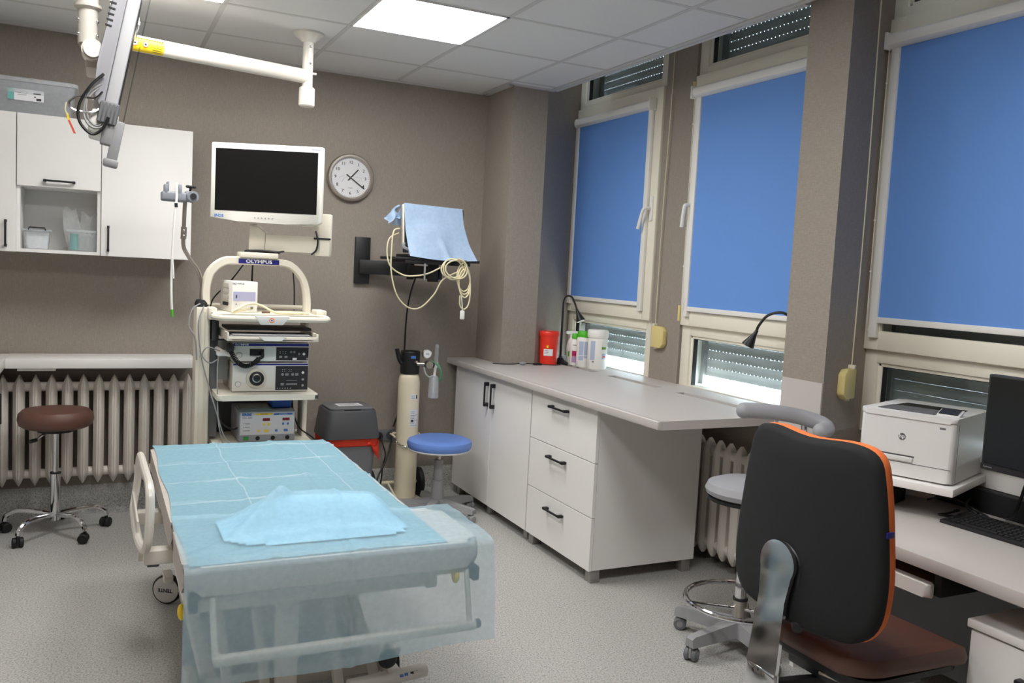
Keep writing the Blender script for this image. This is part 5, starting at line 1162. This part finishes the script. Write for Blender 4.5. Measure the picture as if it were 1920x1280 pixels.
for k, (dx, m_) in enumerate(((0.0, BLUEP), (0.018, BLUEP), (0.040, INK), (0.056, INK), (0.070, INK))): sub('tube_print', B().box(0.43+dx, 0.442+dx, -0.434, -0.4285, 0.104, 0.112, mx=Matrix.Translation((0, 0.0045*k-0.004, 0))), m_, bt, t)
pd = part('pedal_stem', B().cyl((0.405, -0.41, 0.105), (0.388, -0.43, 0.165), 0.010), ENAMEL, t)
sub('pedal_pad', B().sph((0.383, -0.437, 0.178), 0.035, (0.95, 0.6, 0.95), n=10), RUBBER, pd, t)
def big_castor(x, y, ang, label=False):
    mx = Matrix.Translation((x, y, 0.064)) @ Matrix.Rotation(ang, 4, 'Z') @ Matrix.Rotation(-PI/2, 4, 'Y')   # axle along local Z -> -X
    w_ = obj('castor', B().lathe([(0.0, -0.014), (0.054, -0.014), (0.064, -0.010), (0.064, 0.010), (0.054, 0.014), (0.0, 0.014)], n=32, mx=mx), RUBBER, t, loc=tuple(-t.location))
    sub('wheel_cover', B().lathe([(0, 0.0), (0.057, 0.0), (0.056, 0.016), (0.04, 0.019), (0, 0.020)], n=32, mx=mx), GREYP if not label else mat('castor_cover', (196, 192, 186), 0.45), w_, t)
    sub('fork', B().cyl((x, y, 0.06), (x, y, 0.13), 0.016).box(x-0.02, x+0.02, y-0.05, y+0.05, 0.105, 0.135, 0.008), ENAMEL, w_, t)
    if label:
        text('lettering', 'TENTE', 0.022, tuple((mx @ Vector((0, 0, 0.0205)))-t.location-w_.location), (R(90), R(180), R(-90)+ang), INK, w_, bold=0.0006)
big_castor(-0.235, 0.755, R(58), True); big_castor(0.46, 0.76, R(0)); big_castor(-0.235, -0.22, R(10)); big_castor(0.47, -0.22, R(0))
# foot end roll holder
rh = part('roll_holder_bar', B().box(-0.215, 0.605, -0.672, -0.640, 0.345, 0.372, 0.004), ENAMEL, t)
sub('bar_knob', B().sph((0.615, -0.655, 0.360), 0.016, (0.6, 1, 1), n=8), MIDGREY, rh, t)
for x in (-0.21, 0.585): part('roll_holder_strut', B().cyl((x, -0.655, 0.36), (x-0.01, -0.63, 0.54), 0.009), ENAMEL, t)
for x in (-0.272, 0.600): part('corner_block', B().box(x-0.012, x+0.012, -0.655, -0.60, 0.505, 0.552, 0.004), DKGREY, t)

# under sheet, smooth with fold creases
def sheet1(u, v):
    x = -0.287+0.815*u; y = 1.075-1.70*v
    z = 0.6365
    for c_ in (0.98, 0.665, 0.345, 0.035, -0.205): z += 0.009*math.exp(-((y-c_+0.03*(u-0.5))/0.008)**2)*(0.6+0.4*math.sin(17*u+9*c_))
    for c_ in (-0.02, 0.24): z += 0.006*math.exp(-((x-c_-0.02*math.sin(3*y))/0.011)**2)
    z += 0.0035*noise.noise(Vector((x*9, y*9, 0)))+0.002*noise.noise(Vector((x*30, y*22, 3)))
    if u > 0.985: z -= 0.012
    if v < 0.02: z -= 0.004
    if x < -0.26: x += 0.006*math.sin(9*y)
    return (x, y, z)
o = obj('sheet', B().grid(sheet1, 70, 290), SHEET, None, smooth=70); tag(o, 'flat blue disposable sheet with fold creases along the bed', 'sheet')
# crumpled second sheet draped over the foot end
def sst(t_): t_ = min(1, max(0, t_)); return t_*t_*(3-2*t_)
def mound(x, y):
    fy = sst((-0.185-0.03*math.sin(4*x)-y)/0.12)*sst((y+0.56)/0.21)
    fx = sst((x+0.22)/0.26)*sst((0.45-x)/0.13)
    return 0.098*fx*fy*(1+0.06*math.sin(11*x))
def fold(x, y):
    ax_, ay_, bx_, by_ = 0.02, -0.34, -0.295, -0.64
    L2 = (bx_-ax_)**2+(by_-ay_)**2; t_ = min(1, max(0, ((x-ax_)*(bx_-ax_)+(y-ay_)*(by_-ay_))/L2))
    d2 = (x-ax_-t_*(bx_-ax_))**2+(y-ay_-t_*(by_-ay_))**2
    return 0.034*math.exp(-d2/0.0012)*(1-0.55*t_)
pb_ = B()
PX = [(-0.28+0.76*i/40) for i in range(41)]; PY = [(-0.60+0.44*j/24) for j in range(25)]
tp = [[pb_.bm.verts.new((x, y, 0.6445+max(0.0, mound(x, y)-0.010))) for y in PY] for x in PX]
bt_ = [[pb_.bm.verts.new((x, y, 0.6440)) for y in PY] for x in PX]
for i in range(40):
    for j in range(24):
        if max(tp[i+a][j+b].co.z for a in (0, 1) for b in (0, 1)) < 0.6455: continue
        pb_.bm.faces.new((tp[i][j], tp[i+1][j], tp[i+1][j+1], tp[i][j+1])); pb_.bm.faces.new((bt_[i][j], bt_[i][j+1], bt_[i+1][j+1], bt_[i+1][j]))
o = obj('pillow', pb_, mat('pillow_cloth', (176, 222, 244), 0.8), None, smooth=80); tag(o, 'flat pillow hidden under the crumpled top sheet', 'pillow')
def sheet2(u, v):
    x = -0.300+0.955*u
    L1 = 0.60
    if v < L1:
        k = v/L1
        y0 = -0.155-0.02*math.sin(3.3*u)-(0.09 if u > 0.72 else 0.09*max(0, (u-0.62)/0.10))
        y = y0+(-0.655-y0)*k
        z = 0.6475+mound(x, y)+0.006*noise.noise(Vector((x*8, y*8, 5)))+0.003*noise.noise(Vector((x*25, y*25, 9)))
        z += fold(x, y)*(1-sst((-y-0.60)/0.05))+0.012*math.exp(-((y+0.545-0.04*math.sin(5*x+1))/0.022)**2)*sst((x+0.2)/0.1)*sst((0.42-x)/0.1)
        z += 0.007*math.exp(-((x-0.178-0.1*(y+0.6))/0.010)**2)+0.010*math.exp(-((y+0.57-0.05*math.sin(6*x))/0.018)**2)*math.exp(-((x-0.1)/0.22)**2)
        if x > 0.53 and y > -0.22: z -= 0.03*(x-0.53)/0.12
        if k > 0.94: z -= 0.010*(k-0.94)/0.06
        if y > -0.22 and x < 0.52: z -= 0.0
    else:
        k = (v-L1)/(1-L1); y = -0.668-0.028*k-0.006*math.sin(6*u)*k-0.010*math.sin(k*2.2)*noise.noise(Vector((x*4, k*2, 2)))
        drop = 0.315+0.02*(1-u)-0.006*math.sin(9*u)
        z = 0.630-drop*k
        y -= 0.010*math.exp(-((x-0.178)/0.009)**2)
        x += 0.010*k*(u-0.5)
        if k < 0.08: z += 0.0
    return (x, y, z)
o = obj('top_sheet', B().grid(sheet2, 130, 130), SHEET2, None, smooth=80); tag(o, 'thin crumpled blue sheet draped over the pillow and hanging off the bed end', 'sheet')

# ================================================================== OFFICE CHAIR
CX, CYY = 1.585, -1.325
t = thing('office_chair', 'office chair with black and orange back, chrome bar and brown seat', 'chair', (CX, CYY, 0))
def back_outline(n=48):
    pts = []
    ctrl = [(0.150, 1.098), (0.225, 1.075), (0.252, 1.00), (0.275, 0.85), (0.286, 0.72), (0.272, 0.615), (0.215, 0.560), (0.10, 0.545), (0, 0.542), (-0.10, 0.545), (-0.215, 0.560), (-0.272, 0.615), (-0.286, 0.72), (-0.275, 0.85), (-0.252, 1.00), (-0.225, 1.075), (-0.150, 1.098), (0.0, 1.088)]
    return [(p.x, p.y) for p in spline([Vector((a, b_, 0)) for a, b_ in ctrl], 4, True)]
OL = back_outline()
def back_x(y, z): return -0.262+0.55*y*y+0.10*max(0, z-0.85)**1.5*0+0.10*(z-0.75)*0.35
def slab(sc0, d0, sc1, d1, steps):
    rings = []; zc = 0.82
    for u, sy, sz in steps:
        rings.append([Vector((back_x(y, z)+d0+(d1-d0)*u, y*sy, zc+(z-zc)*sz)) for y, z in OL])
    return rings
def back_shell(steps, d0, d1):
    b = B(); rr = slab(1, d0, 1, d1, steps); V = [[b.bm.verts.new(p) for p in r] for r in rr]; n = len(OL)
    for A, C in zip(V, V[1:]):
        for k in range(n): b.bm.faces.new((A[k], A[(k+1) % n], C[(k+1) % n], C[k]))
    # concentric caps that keep the curvature
    for ring, u in ((V[0], steps[0][0]), (V[-1], steps[-1][0])):
        prev = ring; _, sy_, sz_ = steps[0] if ring is V[0] else steps[-1]
        for f_ in (0.75, 0.5, 0.25):
            cur = [b.bm.verts.new((back_x(y*f_, 0.82+(z-0.82)*f_)+d0+(d1-d0)*u, y*sy_*f_, 0.82+(z-0.82)*sz_*f_)) for y, z in OL]
            for k in range(n): b.bm.faces.new((prev[k], prev[(k+1) % n], cur[(k+1) % n], cur[k]))
            prev = cur
        b.bm.faces.new(prev)
    return b
obj('back_shell', back_shell(((0, 0.93, 0.93), (0.15, 0.97, 0.97), (0.5, 1.0, 1.0), (1.0, 1.0, 1.0)), -0.035, 0.0), CHAIRB, t, smooth=50)
obj('back_cushion', back_shell(((0, 0.998, 1.0), (0.2, 1.0, 1.006), (0.55, 0.965, 1.0), (1.0, 0.88, 0.95)), 0.0005, 0.06), ORANGE, t, smooth=50)
obj('back_tag', B().box(-0.232, -0.205, -0.2785, -0.274, 0.868, 0.884, 0.001), NAVY, t)
obj('pivot_cover', B().lathe([(0, 0), (0.088, 0), (0.076, 0.016), (0.05, 0.020), (0, 0.021)], n=32, mx=Matrix.Translation((-0.284, 0.022, 0.695)) @ Matrix.Rotation(-PI/2, 4, 'Y')), BLACK, t)
# chrome spine: extruded profile with round top
sp = B(); outl = []
for k in range(19):
    a = R(-25+230*k/18); outl.append((0.068*math.cos(a), 0.712+0.068*math.sin(a)))
outl += [(-0.052, 0.61), (-0.060, 0.42), (-0.060, 0.40), (0.060, 0.40), (0.060, 0.42), (0.052, 0.61)]
def spx(z): return -0.318-0.10*max(0, 0.72-z)
for sgn in (0,):
    A = [sp.bm.verts.new((spx(z), 0.022+y, z)) for y, z in outl]; C = [sp.bm.verts.new((spx(z)+0.012, 0.022+y, z)) for y, z in outl]
    n = len(outl); sp.bm.faces.new(A); sp.bm.faces.new(C[::-1])
    for k in range(n): sp.bm.faces.new((A[k], A[(k+1) % n], C[(k+1) % n], C[k]))
sp.box(-0.352, -0.330, -0.038, 0.082, 0.30, 0.403, 0.006)
obj('back_bar', sp, CHROME, t, smooth=30)
obj('under_bar', B().box(-0.345, -0.05, -0.038, 0.082, 0.292, 0.312, 0.006), CHROME, t)
obj('tilt_mechanism', B().box(-0.17, 0.12, -0.10, 0.10, 0.36, 0.432, 0.01).box(-0.20, -0.10, -0.16, 0.16, 0.40, 0.428, 0.006), BLACK, t)
obj('side_bracket', B().tube([(-0.30, 0.06, 0.32), (-0.15, 0.02, 0.33), (0.05, -0.10, 0.36), (0.10, -0.16, 0.39)], 0.018, 8), DKGREY, t)
obj('tilt_lever', B().cyl((-0.20, -0.06, 0.40), (-0.16, -0.22, 0.40), 0.006).cyl((-0.16, -0.21, 0.40), (-0.15, -0.26, 0.40), 0.010), STEEL, t)
obj('back_knob', B().cyl((-0.27, -0.02, 0.56), (-0.30, -0.06, 0.545), 0.016), BLACK, t)
st = B(); rings = []
for z, sc in ((0.432, 0.90), (0.445, 0.985), (0.465, 1.0), (0.492, 0.97), (0.503, 0.86)):
    rings.append([(x*sc, y*sc, z-(0.03*max(0, (x-0.12))/0.13 if x > 0.12 else 0)+0.015*max(0, abs(y)-0.15)/0.1) for x, y in rrect(-0.235, 0.250, -0.250, 0.250, 0.10, 8)])
st.loft(rings); obj('seat', st, BROWN, t, smooth=50)
obj('seat_pan', B().prism(rrect(-0.215, 0.225, -0.225, 0.225, 0.09), 0.420, 0.438), BLACK, t)
obj('gas_lift', B().cyl((0, 0, 0.10), (0, 0, 0.365), 0.025), BLACK, t)
for k in range(5):
    a = R(20+72*k); star_arm_flat(t, a, 0.0, 0.30, 0.065, 0.060, 0.036, 0.022, 0.05, BLACK)
    caster(t, 0.285*math.cos(a), 0.285*math.sin(a), 0.026, a+0.5, RUBBER, BLACK)

# ================================================================== DESK AND DESK THINGS
DZ = 0.72
t = thing('desk', 'long pale grey desk running below the nearest window', 'desk', (2.1, -1.6, 0))
part('desk_top', B().box(1.75, 2.44, -3.2, -0.64, DZ-0.042, DZ, 0.004), GREYL, t)
part('side_panel', B().box(2.0, 2.42, -0.68, -0.66, 0, DZ-0.043), WHITE, t)
part('side_panel', B().box(1.85, 2.42, -3.18, -3.16, 0, DZ-0.043), WHITE, t)
part('gap_shade_strip', B().box(2.442, 2.492, -3.1, -0.72, 0.66, 0.80, 0.004), DARK, t)  # black strip standing in for the shade in the gap behind the desk
part('modesty_panel', B().box(2.30, 2.318, -3.15, -0.69, 0.12, DZ-0.043), MIDGREY, t)
t = thing('keyboard_tray', 'pull-out keyboard tray with white edge under the desk', 'tray', (1.95, -1.18, 0.6))
part('tray', B().box(1.775, 2.12, -1.42, -0.90, 0.598, 0.614, 0.004), mat('brown_board', (120, 98, 76), 0.5), t)
part('tray_edge', B().prism(rrect(1.760, 1.800, -1.43, -0.89, 0.018), 0.590, 0.632, bev=0.006), WPLAS, t)
for y in (-1.44, -0.88): part('rail', B().box(1.79, 2.2, y-0.012, y+0.012, 0.598, 0.677), BLACK, t)
t = thing('drawer_unit', 'white pedestal drawer unit under the near end of the desk', 'drawers', (2.1, -1.80, 0))
part('body', B().box(1.82, 2.28, -2.02, -1.552, 0.04, 0.545), WHITE, t)
part('top', B().box(1.795, 2.285, -2.03, -1.542, 0.546, 0.572, 0.004), WHITE, t)
for z0, z1 in ((0.05, 0.205), (0.21, 0.37), (0.375, 0.54)):
    d = part('drawer', B().box(1.800, 1.819, -2.018, -1.554, z0, z1, 0.002, 1), WHITE, t)
    sub('handle', B().box(1.772, 1.800, -1.86, -1.71, (z0+z1)/2-0.008, (z0+z1)/2+0.008, 0.004), HANDLE, d, t)
for x in (1.86, 2.24):
    for y in (-1.98, -1.59): part('foot', B().cyl((x, y, 0), (x, y, 0.041), 0.02), BLACK, t)
# sill below the nearest window
struct(obj('trim_3', B().box(2.47, XW+0.003, -1.48, -1.02, 0.895, 0.918, 0.004).box(2.50, XW+0.02, -1.48, -1.02, 0.80, 0.895), WPLAS), 'white sill under the nearest window')
# printer platform and printer
PRZ = math.atan2(-0.937, 0.35)
t = thing('printer_stand', 'low white shelf raising the printer above the desk', 'stand', (2.262, -0.965, DZ), PRZ)
obj('shelf', B().box(-0.185, 0.185, -0.205, 0.185, 0.100, 0.128, 0.003), WHITE, t)
obj('upright', B().box(-0.185, -0.167, -0.16, 0.15, 0, 0.0995), WHITE, t)
obj('back_board', B().box(-0.160, 0.02, 0.150, 0.168, 0, 0.0995), WHITE, t)
PW = mat('printer_white', (226, 225, 223), 0.4); PG = mat('printer_grey', (98, 98, 102), 0.5)
t = thing('printer', 'white laser printer with round dark logo standing on the low shelf', 'printer', (2.262, -0.965, DZ+0.1285), PRZ)
HWP = 0.165
pb = obj('body', B().prism(rrect(-HWP, HWP, -0.168, 0.232, 0.02), 0.006, 0.222, bev=0.006), PW, t)
obj('top_cover', B().prism(rrect(-HWP-0.002, HWP+0.002, -0.172, 0.236, 0.022), 0.218, 0.238, bev=0.007), PW, t)
obj('foot', B().box(-0.15, 0.15, -0.14, 0.14, 0, 0.007), DKGREY, t)
obj('output_slope', B().prism([(-0.120, -0.130), (0.075, -0.130), (0.110, 0.01), (-0.112, 0.01)], 0.2382, 0.2405), PG, t)
obj('output_slot', B().prism([(-0.110, 0.012), (0.125, 0.012), (0.118, 0.12), (-0.100, 0.12)], 0.2381, 0.2395), SCREEN, t)
cp = obj('control_panel', B().box(0.0, 0.078, -0.03, 0.03, 0, 0.010, 0.003, mx=Matrix.Translation((0.080, -0.085, 0.241)) @ Matrix.Rotation(R(16), 4, 'X')), PW, t)
obj('display', B().box(0.006, 0.070, -0.024, 0.026, 0.010, 0.0135, mx=Matrix.Translation((0.080, -0.085, 0.241)) @ Matrix.Rotation(R(16), 4, 'X')), SCREEN, cp)
lg = obj('logo', B().lathe([(0, 0), (0.0125, 0), (0.0125, 0.0012), (0, 0.0012)], n=28, mx=Matrix.Translation((-0.012, -0.1682, 0.150)) @ FR), mat('logo_grey', (92, 92, 96), 0.4), t)
text('lettering', 'hp', 0.021, (-0.012, -0.1698, 0.151), FRONT, WINK, lg, bold=0.0003)
obj('paper_slot', B().box(-HWP+0.01, 0.035, -0.1705, -0.166, 0.080, 0.084), DKGREY, t)
obj('slot_tray', B().box(-HWP+0.01, 0.032, -0.176, -0.166, 0.062, 0.079, 0.003), PW, t)
obj('drawer_gap', B().box(-HWP+0.004, HWP-0.006, -0.1686, -0.166, 0.055, 0.0575), GREYINK, t)
obj('side_gap', B().box(HWP-0.002, HWP+0.0006, -0.130, -0.1275, 0.01, 0.215), GREYINK, t)
obj('model_print', B().box(-0.15, -0.10, -0.1690, -0.1678, 0.090, 0.092), GREYINK, t)
obj('badge', B().box(0.112, 0.132, -0.1690, -0.1678, 0.196, 0.203), GREYINK, t)
# small computer
t = thing('mini_computer', 'black small desktop computer lying under the printer shelf', 'computer', (2.235, -0.93, DZ), PRZ)
mc = obj('case', B().box(-0.150, -0.010, -0.175, 0.06, 0.001, 0.068, 0.004), DARK, t)
obj('front_grille', B().box(-0.146, -0.014, -0.1775, -0.1745, 0.006, 0.064), BLACK, t)
obj('logo_ring', B().tube([(0.0105*math.cos(2*PI*k/16)-0.045, -0.1785, 0.040+0.0105*math.sin(2*PI*k/16)) for k in range(16)], 0.0011, 5, closed=True, smooth=0), GREYP, mc)
text('lettering', 'D', 0.016, (-0.045, -0.179, 0.040), FRONT, GREYP, mc)
cable_thing('desk_cable', 'black cable loops on the desk under the printer shelf', [(2.33, -1.08, DZ+0.006), (2.30, -1.12, DZ+0.02), (2.26, -1.10, DZ+0.006), (2.22, -1.10, DZ+0.006), (2.24, -1.125, DZ+0.006), (2.35, -1.15, DZ+0.006), (2.40, -1.12, DZ+0.012), (2.44, -1.05, DZ+0.03)], 0.004, CABLE, [[(2.28, -1.0, DZ+0.03), (2.32, -1.06, DZ+0.05), (2.37, -1.13, DZ+0.02), (2.36, -1.20, DZ+0.006), (2.345, -1.17, DZ+0.006), (2.35, -1.11, DZ+0.03), (2.42, -1.08, DZ+0.05)]])
# computer monitor
t = thing('computer_monitor', 'black computer monitor cut off by the right edge of the photo', 'monitor', (2.2, -1.56, DZ))
part('panel', B().box(2.152, 2.182, -1.835, -1.288, 0.942, 1.262, 0.004), BLACK, t)
part('screen', B().box(2.1505, 2.1525, -1.827, -1.296, 0.966, 1.254), SCREEN, t)
pn = part('chin', B().box(2.1495, 2.1525, -1.833, -1.290, 0.945, 0.963), BLACK, t)
text('lettering', 'Lenovo', 0.010, tuple(Vector((2.149, -1.315, 0.954))-t.location-pn.location), WEST, GREYP, pn)
part('stand_neck', B().box(-0.015, 0.015, -0.035, 0.035, 0, 0.42, 0.006, mx=Matrix.Translation((2.385, -1.56, 0.728)) @ Matrix.Rotation(R(-27), 4, 'Y')), BLACK, t)
part('stand_base', B().box(2.325, 2.435, -1.68, -1.335, DZ+0.0005, DZ+0.014, 0.004), BLACK, t)
part('cable', B().tube([(2.20, -1.44, 0.96), (2.26, -1.38, 0.90), (2.33, -1.32, 0.82), (2.38, -1.27, 0.75), (2.42, -1.22, 0.728)], 0.0055, 7), CABLE, t)
# keyboard
t = thing('keyboard', 'black computer keyboard on the desk in front of the monitor', 'keyboard', (2.145, -1.16, DZ), R(-90+3))
obj('case', B().prism([(0, 0), (0.165, 0), (0.165, 0.024), (0.155, 0.026), (0, 0.012)], 0, 0.44, Matrix(((0, 0, 1, 0), (1, 0, 0, 0), (0, 1, 0, 0), (0, 0, 0, 1))), bev=0.002), BLACK, t)
km = mesh(B().box(-0.008, 0.008, -0.008, 0.008, 0, 0.005, 0.0015, 1), 'key', 0)
for r_ in range(6):
    for k in range(22):
        if k in (15, 19) or (r_ == 0 and 3 < k < 9): continue
        y = 0.022+0.0235*r_
        obj('key', km, DARK, t, (0.018+0.0192*k, y, 0.0115+0.014*y/0.165), (R(5), 0, 0))
obj('space_bar', B().box(0.085, 0.188, 0.014, 0.030, 0.012, 0.0175, 0.0015), DARK, t)
